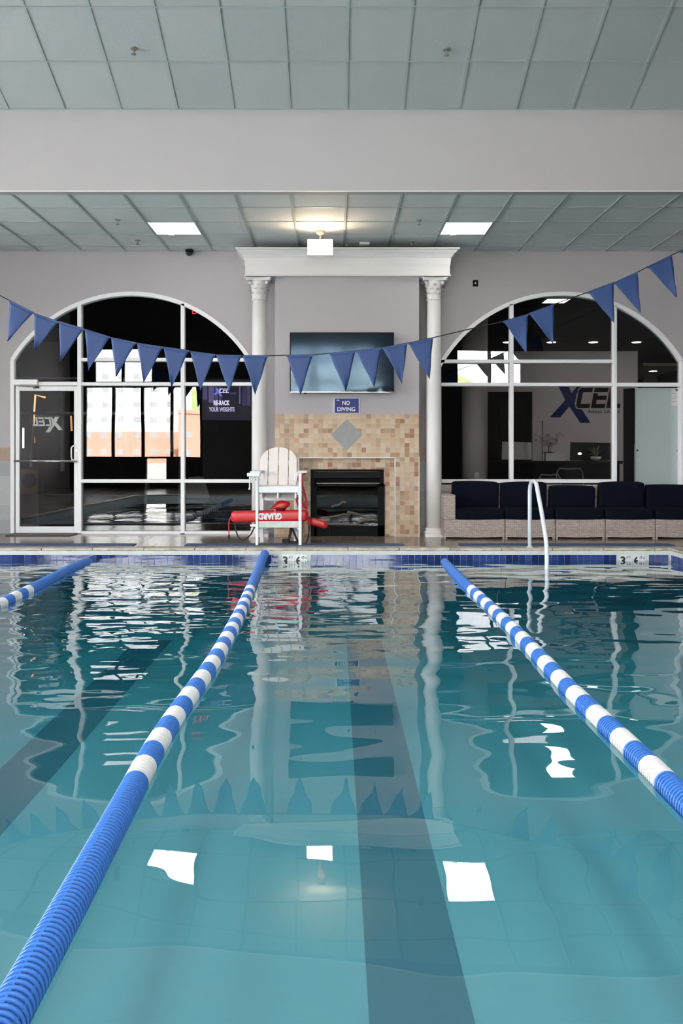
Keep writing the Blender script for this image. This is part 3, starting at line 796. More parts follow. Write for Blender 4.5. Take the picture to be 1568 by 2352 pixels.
DT = 11.43
tv = thing('television', 'large flat television mounted on the chimney breast', 'television', (X_(785, DT), DT, Z_(833, DT)))
tx0, tx1, tz0, tz1 = X_(665.5, DT), X_(904.5, DT), Z_(902, DT), Z_(763.5, DT)
MB().box(tx0, tx1, DT, DT + 0.045, tz0, tz1).build('casing', M_black, tv, bevel=0.004)
box('screen', M_tvscreen, tx0 + 0.012, tx1 - 0.012, DT - 0.002, DT + 0.001, tz0 + 0.015, tz1 - 0.012, tv)
M_bez = mat('silver_bezel', (0.5, 0.48, 0.47), 0.12, 1.0)
for (a, b, c, d) in ((tx0, tx1, tz0, tz0 + 0.014), (tx0, tx1, tz1 - 0.008, tz1), (tx0, tx0 + 0.006, tz0, tz1), (tx1 - 0.006, tx1, tz0, tz1)):
    box('bezel', M_bez if c == tz0 and d < tz1 else M_black, a, b, DT - 0.006, DT + 0.004, c, d, tv, bevel=0.002)
box('wall_mount', M_black, -0.2, 0.4, DT + 0.045, DC - 0.001, tz0 + 0.2, tz1 - 0.2, tv)
MB().box(X_(697, DT), X_(704, DT), DT, DT + 0.02, tz0 - 0.014, tz0).build('sensor', M_black, tv)

sg = thing('no_diving_sign', 'blue NO DIVING sign with white letters above the fireplace tiles', 'sign', (X_(795.5, DC), DC, Z_(932, DC)))
sx0, sx1, sz0, sz1 = X_(766, DC), X_(825.5, DC), Z_(949.5, DC), Z_(915, DC)
box('backing', M_white, sx0, sx1, DC - 0.012, DC - 0.0005, sz0, sz1, sg)
box('face', M_signblue, sx0 + 0.013, sx1 - 0.011, DC - 0.0135, DC - 0.011, sz0 + 0.008, sz1 - 0.004, sg)
text('lettering', 'NO', 17.5 / SC, 9.6 / SC, M_text, sg, (X_(794.5, DC), DC - 0.0145, Z_(925.5, DC)), bold=0.02)
text('lettering', 'DIVING', 41 / SC, 9.6 / SC, M_text, sg, (X_(795, DC), DC - 0.0145, Z_(939.8, DC)), bold=0.02)
text('lettering', 'CGL', 6.5 / SC, 3.2 / SC, M_text, sg, (X_(776, DC), DC - 0.0145, Z_(919.5, DC)), bold=0.02)

# ------------------------------------------------------------------ entablature and columns
def entablature():
    t = thing('trim_entablature', 'white moulded cornice carried by two columns over the fireplace', 'cornice', (0.16, 11.6, 3.49), kind='structure')
    yf = 11.45; xa, xb = X_(563, yf), X_(1033, yf)
    prof = [(0.0, 634, .012), (0, 631, .012), (0, 630, 0.0), (0, 612, 0.0), (0, 606, .008), (0, 592, .012), (0, 590.5, .028), (0, 589, .03), (0, 584, .05), (0, 579, .08), (0, 577.5, .082), (0, 576, .10), (0, 574, .118), (0, 571, .118), (0, 570.5, .105)]
    ring = []
    vs_ = []; fs = []
    for (_, py, p) in prof:
        z = CAMZ + (1042 - py) / 171.5 - max(0, p - 0.03) * 0.12
        vs_ += [(xa - p, DW - 0.0005, z), (xa - p, yf - p, z), (xb + p, yf - p, z), (xb + p, DW - 0.0005, z)]
    n = len(prof)
    for i in range(n - 1):
        for k in range(3): fs.append((i * 4 + k, i * 4 + k + 1, (i + 1) * 4 + k + 1, (i + 1) * 4 + k))
    fs.append((0, 1, 2, 3)); fs.append(tuple((n - 1) * 4 + k for k in (3, 2, 1, 0)))
    m = MB()
    # the beam stops at the chimney breast, which stands behind it
    m.add(vs_, fs)
    m.build('cornice_moulding', M_plaster, t)
entablature()

def leaf_mesh(h, wd, curl, name):
    mb = MB(); rows, cols = 7, 5
    vs_ = []
    for i in range(rows):
        t = i / (rows - 1)
        out = 0.012 * t + curl * max(0, (t - 0.45) / 0.55) ** 1.6
        z = h * (t if t < 0.8 else 0.8 + (t - 0.8) * 0.1 - (t - 0.8) ** 2 * 3.5)
        wv = wd * (0.75 + 0.45 * math.sin(math.pi * min(1, t * 1.05))) * (1 - 0.55 * max(0, t - 0.6) / 0.4) * (1 + 0.12 * (i % 2))
        for j in range(cols):
            u = (j - 2) / 2
            vs_.append((u * wv / 2, -(out + 0.004 * (1 - u * u) + (0.004 if j == 2 else 0)), z))
    fs = [(i * cols + j, i * cols + j + 1, (i + 1) * cols + j + 1, (i + 1) * cols + j) for i in range(rows - 1) for j in range(cols - 1)]
    mb.add(vs_, fs)
    me, c = mb.mesh(name, M_plaster, True, origin=(0, 0, 0), fix=False)
    return me
LEAF_A = leaf_mesh(0.095, 0.062, 0.030, 'leaf_low'); LEAF_B = leaf_mesh(0.10, 0.060, 0.034, 'leaf_mid'); LEAF_C = leaf_mesh(0.09, 0.05, 0.050, 'leaf_top')
def column(cx_, label):
    yc = 11.63
    t = thing('column', label, 'column', (cx_, yc, 0), 'white columns beside the fireplace', kind='structure')
    b = MB(); b.box(cx_ - 0.13, cx_ + 0.13, yc - 0.13, yc + 0.13, 0, 0.045)
    b.lathe([(0.125, 0.045), (0.13, 0.052), (0.13, 0.066), (0.122, 0.076), (0.112, 0.08), (0.112, 0.088), (0.118, 0.092), (0.12, 0.10), (0.112, 0.112), (0.106, 0.116)], (cx_, yc, 0), 32)
    b.build('column_base', M_plaster, t, smooth=False)
    zc = Z_(688, 11.53)
    MB().lathe([(0.1045, 0.112), (0.1045, 1.1), (0.102, 1.9), (0.0975, 2.6), (0.0935, zc - 0.002)], (cx_, yc, 0), 36).build('shaft', M_plaster, t, smooth=True)
    zt = 3.492
    cp = MB().lathe([(0.094, zc - 0.002), (0.105, zc + 0.006), (0.105, zc + 0.016), (0.092, zc + 0.022), (0.090, zc + 0.06), (0.094, zc + 0.13), (0.104, zc + 0.18), (0.122, zc + 0.215), (0.14, zt - 0.034)], (cx_, yc, 0), 32)
    cap = cp.build('capital', M_plaster, t, smooth=True)
    m = MB(); k = 0.178
    pts = []
    for q in range(4):
        a0 = math.pi / 2 * q
        for (u, v) in ((-0.9, -1.0), (-0.45, -0.86), (0, -0.82), (0.45, -0.86), (0.9, -1.0)):
            x, y = u * k, v * k; pts.append((x * math.cos(a0) - y * math.sin(a0) + cx_, x * math.sin(a0) + y * math.cos(a0) + yc))
    n = len(pts)
    for (z0, z1, s) in ((zt - 0.038, zt - 0.014, 0.93), (zt - 0.014, zt - 0.0005, 1.0)):
        q = [((x - cx_) * s + cx_, (y - yc) * s + yc) for (x, y) in pts]
        m.add([(x, y, z0) for (x, y) in q] + [(x, y, z1) for (x, y) in q], [tuple(range(n - 1, -1, -1)), tuple(range(n, 2 * n))] + [(i, (i + 1) % n, n + (i + 1) % n, n + i) for i in range(n)])
    m.build('abacus', M_plaster, t)
    def ring(me, num, r, z, off):
        for i in range(num):
            a = 2 * math.pi * (i + off) / num
            o = link('leaf', me, (cx_ + r * math.sin(a), yc - r * math.cos(a), z), cap)
            o.rotation_euler = (0, 0, a)
    ring(LEAF_A, 8, 0.088, zc + 0.02, 0.0); ring(LEAF_B, 8, 0.089, zc + 0.075, 0.5); ring(LEAF_C, 8, 0.095, zc + 0.135, 0.0)
    for i in range(4):
        a = math.pi / 2 * i + math.pi / 4
        d = Vector((math.sin(a), -math.cos(a), 0))
        pts = []
        for j in range(16):
            th = j * 0.62; rr = 0.026 * (1 - j / 19)
            pts.append(Vector((cx_, yc, zt - 0.066)) + d * (0.148 - rr * math.cos(th)) + Vector((0, 0, rr * math.sin(th))))
        pts.insert(0, Vector((cx_, yc, zt - 0.12)) + d * 0.10)
        MB().tube(pts, 0.009, 6).build('volute', M_plaster, cap, smooth=True)
column(X_(595.5, 11.63), 'white corinthian column at the left of the fireplace, behind the lifeguard chair')
column(X_(996, 11.63), 'white corinthian column at the right of the fireplace, beside the wicker sofas')

# ------------------------------------------------------------------ ceiling fixtures
def panel(k, label, z=CZ, y0=DB + 2 * G, x0=None, grp='square light panels in the low ceiling', name='ceiling_light', G=G):
    x0 = GX + G * k if x0 is None else x0
    t = thing(name, label, 'light', (x0 + G / 2, y0 + G / 2, z), grp)
    f = 0.022
    m = MB(); m.box(x0 + 0.008, x0 + G - 0.008, y0 + 0.008, y0 + f, z - 0.006, z + 0.03); m.box(x0 + 0.008, x0 + G - 0.008, y0 + G - f, y0 + G - 0.008, z - 0.006, z + 0.03)
    m.box(x0 + 0.008, x0 + f, y0 + f, y0 + G - f, z - 0.006, z + 0.03); m.box(x0 + G - f, x0 + G - 0.008, y0 + f, y0 + G - f, z - 0.006, z + 0.03)
    m.build('frame', M_white, t, fix=False)
    MB().box(x0 + f, x0 + G - f, y0 + f, y0 + G - f, z - 0.002, z + 0.01).build('diffuser', M_led, t)
    return t
pl = panel(-4, 'bright square light panel in the low ceiling above the left window')
MB().box(X_(388, 11.05), X_(399, 11.05), DB + 3 * G - 0.06, DB + 3 * G - 0.015, CZ - 0.022, CZ - 0.006).build('sensor', M_white, pl)
pl = panel(2, 'bright square light panel in the low ceiling above the right window')
MB().box(X_(1034, 11.05), X_(1046, 11.05), DB + 3 * G - 0.06, DB + 3 * G - 0.015, CZ - 0.022, CZ - 0.006).build('sensor', M_white, pl)

def added_hall_lamps():  # unseen lamps added overhead to brighten the pool floor and walls
    m = mat('added_lamp_lens', (0.9, 0.9, 0.9), 0.5, emit=(1.0, 0.95, 0.90), estr=14.0)
    n = 0
    for y in (-1.5, 1.2, 3.8):
        for x in (-5.6, -1.9, 1.9, 5.0):
            z = 6.535
            t = thing('added_hall_light', 'added unseen light panel in the high ceiling over the near pool, row %s, %s' % (('one', 'two', 'three')[n // 4], ('far left', 'inner left', 'inner right', 'far right')[n % 4]), 'light', (x, y, z), 'added light panels in the high ceiling')
            box('diffuser', m, x - 0.58, x + 0.58, y - 0.28, y + 0.28, z - 0.025, z - 0.01, t)
            f = MB()
            f.box(x - 0.62, x + 0.62, y - 0.32, y - 0.28, z - 0.035, z); f.box(x - 0.62, x + 0.62, y + 0.28, y + 0.32, z - 0.035, z); f.box(x - 0.62, x - 0.58, y - 0.28, y + 0.28, z - 0.035, z); f.box(x + 0.58, x + 0.62, y - 0.28, y + 0.28, z - 0.035, z)
            f.build('frame', M_white, t, fix=False); n += 1
added_hall_lamps()
def floodlight():
    y = 10.86; s = F / y
    t = thing('floodlight', 'warm glowing floodlight hanging from the low ceiling before the cornice', 'light', (X_(735, y), y, CZ))
    xc = X_(735, y)
    bronze = mat('lamp_housing', (0.34, 0.28, 0.24), 0.45)
    MB().lathe([(0.02, -0.05), (0.055, -0.03), (0.06, -0.012), (0.06, 0.0)], (xc, y + 0.05, CZ), 20).build('ceiling_plate', bronze, t)
    MB().tube([(xc, y + 0.05, CZ - 0.04), (xc, y + 0.05, Z_(549, y) - 0.005)], 0.012, 8).build('stem', bronze, t)
    x0, x1, z0, z1 = X_(706, y), X_(764, y), Z_(587.5, y), Z_(549.5, y)
    MB().add([(x0, y, z0), (x1, y, z0), (x1, y, z1), (x0, y, z1), (x0 + 0.05, y + 0.09, z0 + 0.04), (x1 - 0.05, y + 0.09, z0 + 0.04), (x1 - 0.05, y + 0.09, z1 - 0.03), (x0 + 0.05, y + 0.09, z1 - 0.03)],
             [(0, 1, 2, 3), (7, 6, 5, 4), (0, 4, 5, 1), (1, 5, 6, 2), (2, 6, 7, 3), (3, 7, 4, 0)]).build('housing', bronze, t)
    box('lens', M_flood, x0 + 0.006, x1 - 0.006, y - 0.012, y - 0.002, z0 + 0.008, z1 - 0.004, t)
    box('rim', bronze, x0 - 0.004, x1 + 0.004, y - 0.014, y, z0 - 0.003, z0 + 0.007, t)
floodlight()

def sprinkler(p, n, label, grp):
    t = thing('fire_sprinkler', label, 'sprinkler', p, grp)
    m = M_chrome if False else mat('sprinkler_brass', (0.30, 0.27, 0.24), 0.4, 0.5)
    a = MB()
    a.lathe([(0.035, 0.0), (0.035, -0.006), (0.012, -0.012)], p, 14); a.build('escutcheon', m, t)
    MB().tube([Vector(p) + Vector((0, 0, -0.01)), Vector(p) + Vector((0, 0, -0.05))], 0.008, 8).build('stem', m, t)
    MB().lathe([(0.006, -0.05), (0.026, -0.052), (0.026, -0.056), (0.005, -0.06)], p, 12).build('deflector', m, t)
def on_slope(px, py):
    # meet of the sight line with the sloping ceiling
    d = Vector(((px - 770) / F, 1, -(py - 1042) / F)); p0 = slope_at(0, 0); o = Vector((0, 0, CAMZ))
    k = (p0 - o).dot(slope_n) / d.dot(slope_n); return o + d * k
sprinkler(on_slope(307, 112), slope_n, 'small sprinkler head on the left half of the sloping ceiling', 'sprinkler heads in the ceilings')
sprinkler(on_slope(1025, 114), slope_n, 'small sprinkler head on the right half of the sloping ceiling', 'sprinkler heads in the ceilings')
def on_low(px, py):
    d = (CZ - CAMZ) * F / (1042 - py); return Vector((X_(px, d), d, CZ))
for (px, py, lb) in ((270, 505, 'sprinkler head in the low ceiling, left of the left light panel'), (316, 552, 'sprinkler head near the back wall above the left window, nearest the black camera'),
                     (962, 506, 'sprinkler head in the low ceiling beside the right light panel'), (945, 555, 'sprinkler head in the low ceiling just before the right end of the cornice')):
    sprinkler(on_low(px, py), None, lb, 'sprinkler heads in the ceilings')
p = on_low(837, 557)
t = thing('smoke_detector', 'small white box detector on the low ceiling above the cornice', 'detector', p)
MB().box(p.x - 0.07, p.x + 0.07, p.y - 0.05, p.y + 0.05, CZ - 0.035, CZ - 0.001).build('casing', M_white, t, bevel=0.01)
p = P(434, 574, 11.88)
t = thing('security_camera', 'black dome security camera at the top of the back wall', 'camera', (p.x, 11.9, CZ))
MB().lathe([(0.055, 0), (0.055, -0.03)], (p.x, 11.9, CZ - 0.001), 20).build('mount', M_black, t)
MB().lathe([(0.05, -0.03), (0.048, -0.05), (0.036, -0.072), (0.015, -0.083), (0.002, -0.085)], (p.x, 11.9, CZ), 20).build('dome', mat('smoked_dome', (0.01, 0.01, 0.012), 0.1), t, smooth=True)
t = thing('wall_outlet', 'small black outlet box on the back wall right of the cornice', 'outlet', (wx(1091), DW, wz(651)))
box('plate', M_black, wx(1085.5), wx(1097), DW - 0.02, DW - 0.0005, wz(658), wz(644), t)
sk = MB().lathe([(0.01, 0), (0.012, 0.006)], (0, 0, 0), 10).build('socket', M_chrome, t); sk.rotation_euler = (math.pi / 2, 0, 0); sk.location = (0, -0.018, 0)

# ------------------------------------------------------------------ pennant line
def pennants():
    D = 8.6
    flags = [((22, 690), (77, 718), (18, 784)), ((79, 720), (135, 739), (80, 805)), ((136, 738), (193, 755), (139, 830)), ((195, 756), (253, 774), (203, 851)), ((255, 775), (313, 787), (267, 865)),
             ((315, 788), (374, 797), (330, 880)), ((376, 797), (434, 805), (394, 890)), ((437, 807), (494, 814), (460, 898)), ((496, 815), (554, 816.5), (526, 902)), ((557, 817), (615, 817), (586, 907)),
             ((658, 816), (718, 815), (690, 907)), ((756, 811.5), (816, 806.5), (794, 900)), ((818, 806), (876, 798.5), (859, 889)), ((878, 798.5), (935, 788), (923, 882)), ((937, 788), (994, 775.5), (986, 871)),
             ((1155, 738), (1212, 722), (1208, 811)), ((1214, 720), (1271, 699), (1270, 791)), ((1350, 671), (1408, 649), (1409, 741)), ((1409, 650), (1463, 625), (1470, 718)), ((1487, 613), (1542, 586), (1553, 683)), ((1561, 577), (1614, 552), (1632, 648))]
    t = thing('pennant_line', 'line of blue triangular backstroke flags strung across the pool', 'flags', (0, D, 2.1))
    top = []
    for (a, b, c) in flags: top += [a, b]
    pts = [P(-1150, 220, D), P(-400, 510, D), P(-100, 635, D), P(0, 679, D)] + [P(x, y, D) for (x, y) in top] + [P(1900, 425, D), P(2250, 270, D)]
    pts[0] = Vector((LX, D, 4.7)); pts[-1] = Vector((RX, D, 4.5))
    MB().tube(pts, 0.0055, 6).build('cord', M_cord, t)
    for i, (a, b, c) in enumerate(flags):
        A, B, C = P(*a, D), P(*b, D), P(*c, D); nx, nz = 8, 10
        ph = R.uniform(0, 6.28); amp = R.uniform(0.005, 0.012)
        vs_ = []; fs = []
        for j in range(nz + 1):
            v = j / nz
            for k in range(nx + 1):
                u = k / nx
                p = (A * (1 - u) + B * u) * (1 - v) + C * v
                off = amp * math.sin(3.2 * u + 2.2 * v + ph) * v * 1.2 + 0.006 * math.sin(7 * v + 4 * u + ph) * v * (1 - v)
                # small sideways pull of the hem
                p = p + Vector((0.003 * math.sin(8 * v + ph) * v * (1 - v) * 4, off - 0.004, 0))
                vs_.append(p)
        for j in range(nz):
            for k in range(nx):
                q = j * (nx + 1) + k
                fs.append((q, q + 1, q + nx + 2, q + nx + 1))
        f = MB().add(vs_, fs).build('pennant', M_flag, t, smooth=True, fix=False)
        so = f.modifiers.new('solidify', 'SOLIDIFY'); so.thickness = 0.002
        MB().beam(A + Vector((0, 0, -0.008)), B + Vector((0, 0, -0.008)), 0.013, 0.018).build('hem', M_flag, f)
pennants()

# ------------------------------------------------------------------ lane ropes
def ring_mesh(name, m):
    # finned float disc, axis along Y: broad outer fin and a narrower hub
    prof = [(0.041, -0.0104), (0.041, -0.0055), (0.0495, -0.0048), (0.0505, -0.002), (0.0505, 0.002), (0.0495, 0.0048), (0.041, 0.0055), (0.041, 0.0104)]
    mb = MB(); seg = 28; n = len(prof); vs_ = []; fs = []
    for (r, y) in prof:
        for k in range(seg):
            a = 2 * math.pi * k / seg; vs_.append((r * math.cos(a), y, r * math.sin(a)))
    for i in range(n - 1):
        for k in range(seg):
            k2 = (k + 1) % seg; fs.append((i * seg + k, (i + 1) * seg + k, (i + 1) * seg + k2, i * seg + k2))
    mb.add(vs_, fs)
    for q in range(6):
        a = math.pi / 2 + 0.12 + q * math.pi / 3
        c, s = math.cos(a), math.sin(a)
        r0, r1, h = 0.0405, 0.0475, 0.0035
        v = []
        for rr in (r0, r1):
            for (dt, y) in ((-h, -0.0107), (h, -0.0107), (h, 0.0107), (-h, 0.0107)):
                v.append((rr * c - dt * s, y, rr * s + dt * c))
        mb.add(v, [(4, 5, 6, 7), (0, 4, 7, 3), (1, 2, 6, 5), (0, 1, 5, 4), (2, 3, 7, 6)])
    me, c = mb.mesh(name, m, True, origin=(0, 0, 0), fix=True)
    for p_ in me.polygons: p_.use_smooth = False
    return me
RB, RW = ring_mesh('float_disc_blue', M_ringb), ring_mesh('float_disc_white', M_ringw)
PITCH = 0.0216
def catmull(pts, y):
    for i in range(len(pts) - 1):
        if pts[i][0] >= y >= pts[i + 1][0] or i == len(pts) - 2:
            p0, p1, p2, p3 = pts[max(0, i - 1)], pts[i], pts[i + 1], pts[min(len(pts) - 1, i + 2)]
            t = (y - p1[0]) / (p2[0] - p1[0])
            m1 = [(p2[k] - p0[k]) / (p2[0] - p0[0]) * (p2[0] - p1[0]) for k in (1, 2)]; m2 = [(p3[k] - p1[k]) / (p3[0] - p1[0]) * (p2[0] - p1[0]) for k in (1, 2)]
            h = (2 * t ** 3 - 3 * t ** 2 + 1, t ** 3 - 2 * t ** 2 + t, -2 * t ** 3 + 3 * t ** 2, t ** 3 - t ** 2)
            return Vector((h[0] * p1[1] + h[1] * m1[0] + h[2] * p2[1] + h[3] * m2[0], y, h[0] * p1[2] + h[1] * m1[1] + h[2] * p2[2] + h[3] * m2[1]))
def lane(label, pts, vis):
    t = thing('lane_rope', label, 'lane rope', (pts[0][1], pts[0][0], WZ), 'lane ropes floating on the pool')
    ya, yb = pts[0][0], pts[-1][0]
    ys = []; y = ya - 0.012
    while y > yb: ys.append(y); y -= PITCH
    path = [catmull(pts, ya + 0.0)] + [catmull(pts, q) for q in ys[::12]] + [catmull(pts, yb)]
    MB().tube(path, 0.012, 6).build('cable', M_cable, t)
    shown = [q for q in ys if vis[0] <= q <= vis[1]]
    shown = sorted(shown)[:300]
    sset = set(shown); rest = MB()
    k0, w0 = 7.80, 0.1710
    for q in ys:
        k = (k0 - q) / 0.342
        kk = round(k)
        white = 0 <= kk <= 13 and abs(k - kk) < 0.25
        p = catmull(pts, q); d = (catmull(pts, q - 0.01) - catmull(pts, q + 0.01)).normalized()
        quat = Vector((0, -1, 0)).rotation_difference(d)
        quat = quat @ Matrix.Rotation(R.uniform(-0.05, 0.05), 3, 'Y').to_quaternion()
        if q in sset: link('float_disc', RW if white else RB, p, t, quat)
        else:
            me = RW if white else RB; rest.mi = 1 if white else 0
            rest.add([quat @ v.co + p for v in me.vertices], [tuple(f.vertices) for f in me.polygons])
    if rest.v: rest.build('float_discs', [M_ringb, M_ringw], t, fix=False)['kind'] = 'stuff'
ZR = WZ + 0.012
lane('blue and white lane rope running from the lower left corner to the lifeguard chair', [(10.12, -0.835, -0.065), (9.8, -0.838, -0.10), (9.35, -0.835, ZR), (8.0, -0.792, ZR), (6.6, -0.752, ZR), (5.2, -0.738, ZR), (3.8, -0.772, ZR), (2.9, -0.752, ZR), (2.3, -0.738, ZR), (1.2, -0.72, ZR), (0.66, -0.72, ZR)], (1.75, 20))
lane('blue and white lane rope running from the right column to the right picture edge', [(10.05, 1.285, WZ - 0.008), (9.7, 1.275, ZR - 0.01), (8.7, 1.256, ZR), (6.2, 1.276, ZR), (5.2, 1.262, ZR), (4.5, 1.252, ZR), (3.4, 1.264, ZR), (0.66, 1.27, ZR)], (3.1, 20))
lane('blue and white lane rope below the glass door, only its far end in view', [(10.08, -2.905, WZ - 0.004), (9.5, -2.90, ZR), (8.5, -2.85, ZR), (7.1, -2.80, ZR), (4.0, -2.82, ZR), (0.66, -2.85, ZR)], (7.0, 20))

# ------------------------------------------------------------------ grab rail
t = thing('grab_rail', 'white curved handrail rising from the coping into the water before the sofas', 'handrail', (2.32, 10.23, 0))
XR = 2.325
pts = [(10.23, -0.003), (10.23, 0.60), (10.225, 0.68), (10.205, 0.735), (10.16, 0.775), (10.09, 0.797), (10.0, 0.800), (9.93, 0.785), (9.875, 0.745), (9.84, 0.69), (9.66, 0.47), (9.50, 0.245), (9.455, 0.17), (9.43, 0.10), (9.42, 0.02), (9.415, -0.2), (9.415, -0.6)]
MB().tube([(XR + 0.004 * (10.23 - y), y, z) for (y, z) in pts], 0.0245, 16).build('rail_tube', mat('white_enamel', (0.78, 0.79, 0.84), 0.25), t, smooth=True)
MB().lathe([(0.04, 0.0), (0.04, 0.006), (0.028, 0.012)], (XR, 10.23, 0), 18).build('anchor_ring', M_white, t)

# ------------------------------------------------------------------ mats on the deck
for (a, b, lb) in ((-4.6 * 190 + 770, 306, 'blue rubber edge mat on the deck before the glass door'), (424, 928, 'blue rubber edge mat on the deck under the lifeguard chair'), (1057, 1546, 'blue rubber edge mat on the deck before the wicker sofas')):
    d0, d1 = 10.365, 10.60
    MB().box((a - 770) / 188.5, (b - 770) / 188.5, d0, d1, 0.0, 0.010).build('deck_mat', M_mat, label=lb, cat='mat', group='blue edge mats on the deck', bevel=0.003)
MB().box(PX1 + 0.22, PX1 + 0.42, 8.2, 10.36, 0.0, 0.010).build('deck_mat', M_mat, label='blue rubber edge mat along the right pool edge beyond the corner', cat='mat', group='blue edge mats on the deck', bevel=0.003)
MB().add([(wx(33), 11.93, 0.001), (wx(180), 11.93, 0.001), (wx(176), 11.63, 0.001), (wx(33), 11.63, 0.001), (wx(33), 11.93, 0.012), (wx(180), 11.93, 0.012), (wx(176), 11.63, 0.012), (wx(33), 11.63, 0.012)],
         [(0, 1, 2, 3), (7, 6, 5, 4), (0, 4, 5, 1), (1, 5, 6, 2), (2, 6, 7, 3), (3, 7, 4, 0)]).build('door_mat', M_doormat, label='thin dark doormat before the glass door', cat='doormat')

# ------------------------------------------------------------------ lifeguard chair
CY = 10.36
def chair():
    t = thing('lifeguard_chair', 'tall white wooden lifeguard chair at the pool edge', 'chair', (-0.69, 10.55, 0))
    B = 0.005; z0 = 0.0101
    def b(name, x0, x1, y0, y1, za, zb, m=M_chairw): return MB().box(x0, x1, y0, y1, za, zb).build(name, m, t, bevel=B, seg=1)
    b('leg', -0.968, -0.936, CY + 0.01, CY + 0.055, z0, 0.889); b('leg', -0.447, -0.409, CY + 0.01, CY + 0.06, z0, 0.889)
    b('leg', -0.948, -0.905, 10.78, 10.85, 0.0005, 0.72); b('leg', -0.522, -0.472, 10.78, 10.85, 0.0005, 0.72)
    b('arm', -1.035, -0.905, CY - 0.03, 10.92, 0.8895, 0.908); b('arm', -0.462, -0.343, CY - 0.03, 10.92, 0.8895, 0.908)
    b('apron', -0.9355, -0.4475, CY + 0.022, CY + 0.05, 0.646, 0.718)
    for i in range(5): b('seat_slat', -0.932, -0.450, CY + 0.05 + i * 0.093, CY + 0.05 + i * 0.093 + 0.088, 0.705, 0.7245)
    for x in (-0.90, -0.70, -0.485): b('seat_bracket', x - 0.011, x + 0.011, CY + 0.055, 10.78, 0.575, 0.704)
    b('rear_apron', -0.905, -0.522, 10.79, 10.815, 0.528, 0.70)
    b('foot_board', -0.9355, -0.4475, CY + 0.022, CY + 0.045, 0.222, 0.300, mat('stained_white', (0.62, 0.61, 0.57), 0.6, noise=0.35, nscale=9))
    b('foot_rest', -0.915, -0.468, CY + 0.045, CY + 0.26, 0.248, 0.266)
    for (za, zb_) in ((0.195, 0.245), (0.62, 0.70)):
        b('side_rail', -0.9355, -0.916, CY + 0.05, 10.78, za, zb_); b('side_rail', -0.467, -0.4475, CY + 0.05, 10.78, za, zb_)
    b('side_step', -1.035, -0.968, CY + 0.02, CY + 0.1, 0.235, 0.262)
    MB().beam((-0.50, 10.80, 0.25), (-0.455, 10.86, 0.002), 0.03, 0.03).build('brace', M_chairw, t)
    # arched back of four slats, leaning backwards
    z_b, z_t = 0.725, 1.205; yb, yt = 10.83, 11.0
    cxx, hw = -0.7265, 0.2355
    def back_y(z): return yb + (yt - yb) * (z - z_b) / (z_t - z_b)
    px = [(-0.962, -0.862), (-0.851, -0.733), (-0.722, -0.604), (-0.593, -0.493)]
    def ztop(x):
        u = min(1, abs(x - cxx) / (hw + 0.002)); return 1.02 + 0.185 * math.sqrt(max(0, 1 - u ** 2.0))
    for (a, c) in px:
        n = 8; front = [(a, z_b), (c, z_b)] + [(c + (a - c) * i / n, ztop(c + (a - c) * i / n)) for i in range(n + 1)]
        vs_ = [(x, back_y(z), z) for (x, z) in front] + [(x, back_y(z) + 0.02, z) for (x, z) in front]; k = len(front)
        MB().add(vs_, [tuple(range(k)), tuple(range(2 * k - 1, k - 1, -1))] + [((i + 1) % k, i, k + i, k + (i + 1) % k) for i in range(k)]).build('back_slat', M_chairback, t, bevel=0.003, seg=1)
    for z in (0.80, 1.0): b('back_rail', -0.955, -0.50, back_y(z) + 0.0245, back_y(z) + 0.046, z - 0.03, z + 0.03)
    b('rear_post', -0.948, -0.905, 10.852, 10.90, 0.5, 0.889); b('rear_post', -0.522, -0.472, 10.852, 10.90, 0.5, 0.889)
    # umbrella clamp on the left arm
    b('clamp', -1.066, -0.912, CY - 0.055, CY + 0.009, 0.846, 0.8895); b('clamp', -1.035, -0.969, CY + 0.0, CY + 0.09, 0.79, 0.84)
    MB().tube([(-1.036, CY - 0.02, 0.85), (-1.036, CY - 0.02, 0.70)], 0.008, 8).tube([(-1.05, CY - 0.02, 0.70), (-1.03, CY - 0.02, 0.695)], 0.012, 8).build('clamp_screw', M_chairw, t)
chair()

def soft_box(name, m, c, sx, sy, sz, parent=None, rot=None, sub=2, puff=0.0, **k):
    bm = bmesh.new(); bmesh.ops.create_cube(bm, size=1.0)
    bmesh.ops.subdivide_edges(bm, edges=bm.edges[:], cuts=3, use_grid_fill=True)
    for v in bm.verts:
        x, y, z = v.co * 2
        f = 1 + puff * (1 - x * x) * (1 - z * z)
        v.co = Vector((x / 2 * sx, y / 2 * sy * f, z / 2 * sz * (1 + puff * 0.25 * (1 - x * x))))
    me = bpy.data.meshes.new(name); bm.to_mesh(me); bm.free(); me.materials.append(m); me.shade_smooth()
    o = link(name, me, c, parent)
    if rot: o.rotation_euler = rot
    b = o.modifiers.new('bevel', 'BEVEL'); b.width = min(sx, sy, sz) * 0.22; b.segments = 3; b.limit_method = 'ANGLE'; b.angle_limit = 0.9
    if sub: s = o.modifiers.new('subsurf', 'SUBSURF'); s.levels = 1; s.render_levels = 1
    return tag(o, **k) if k else o

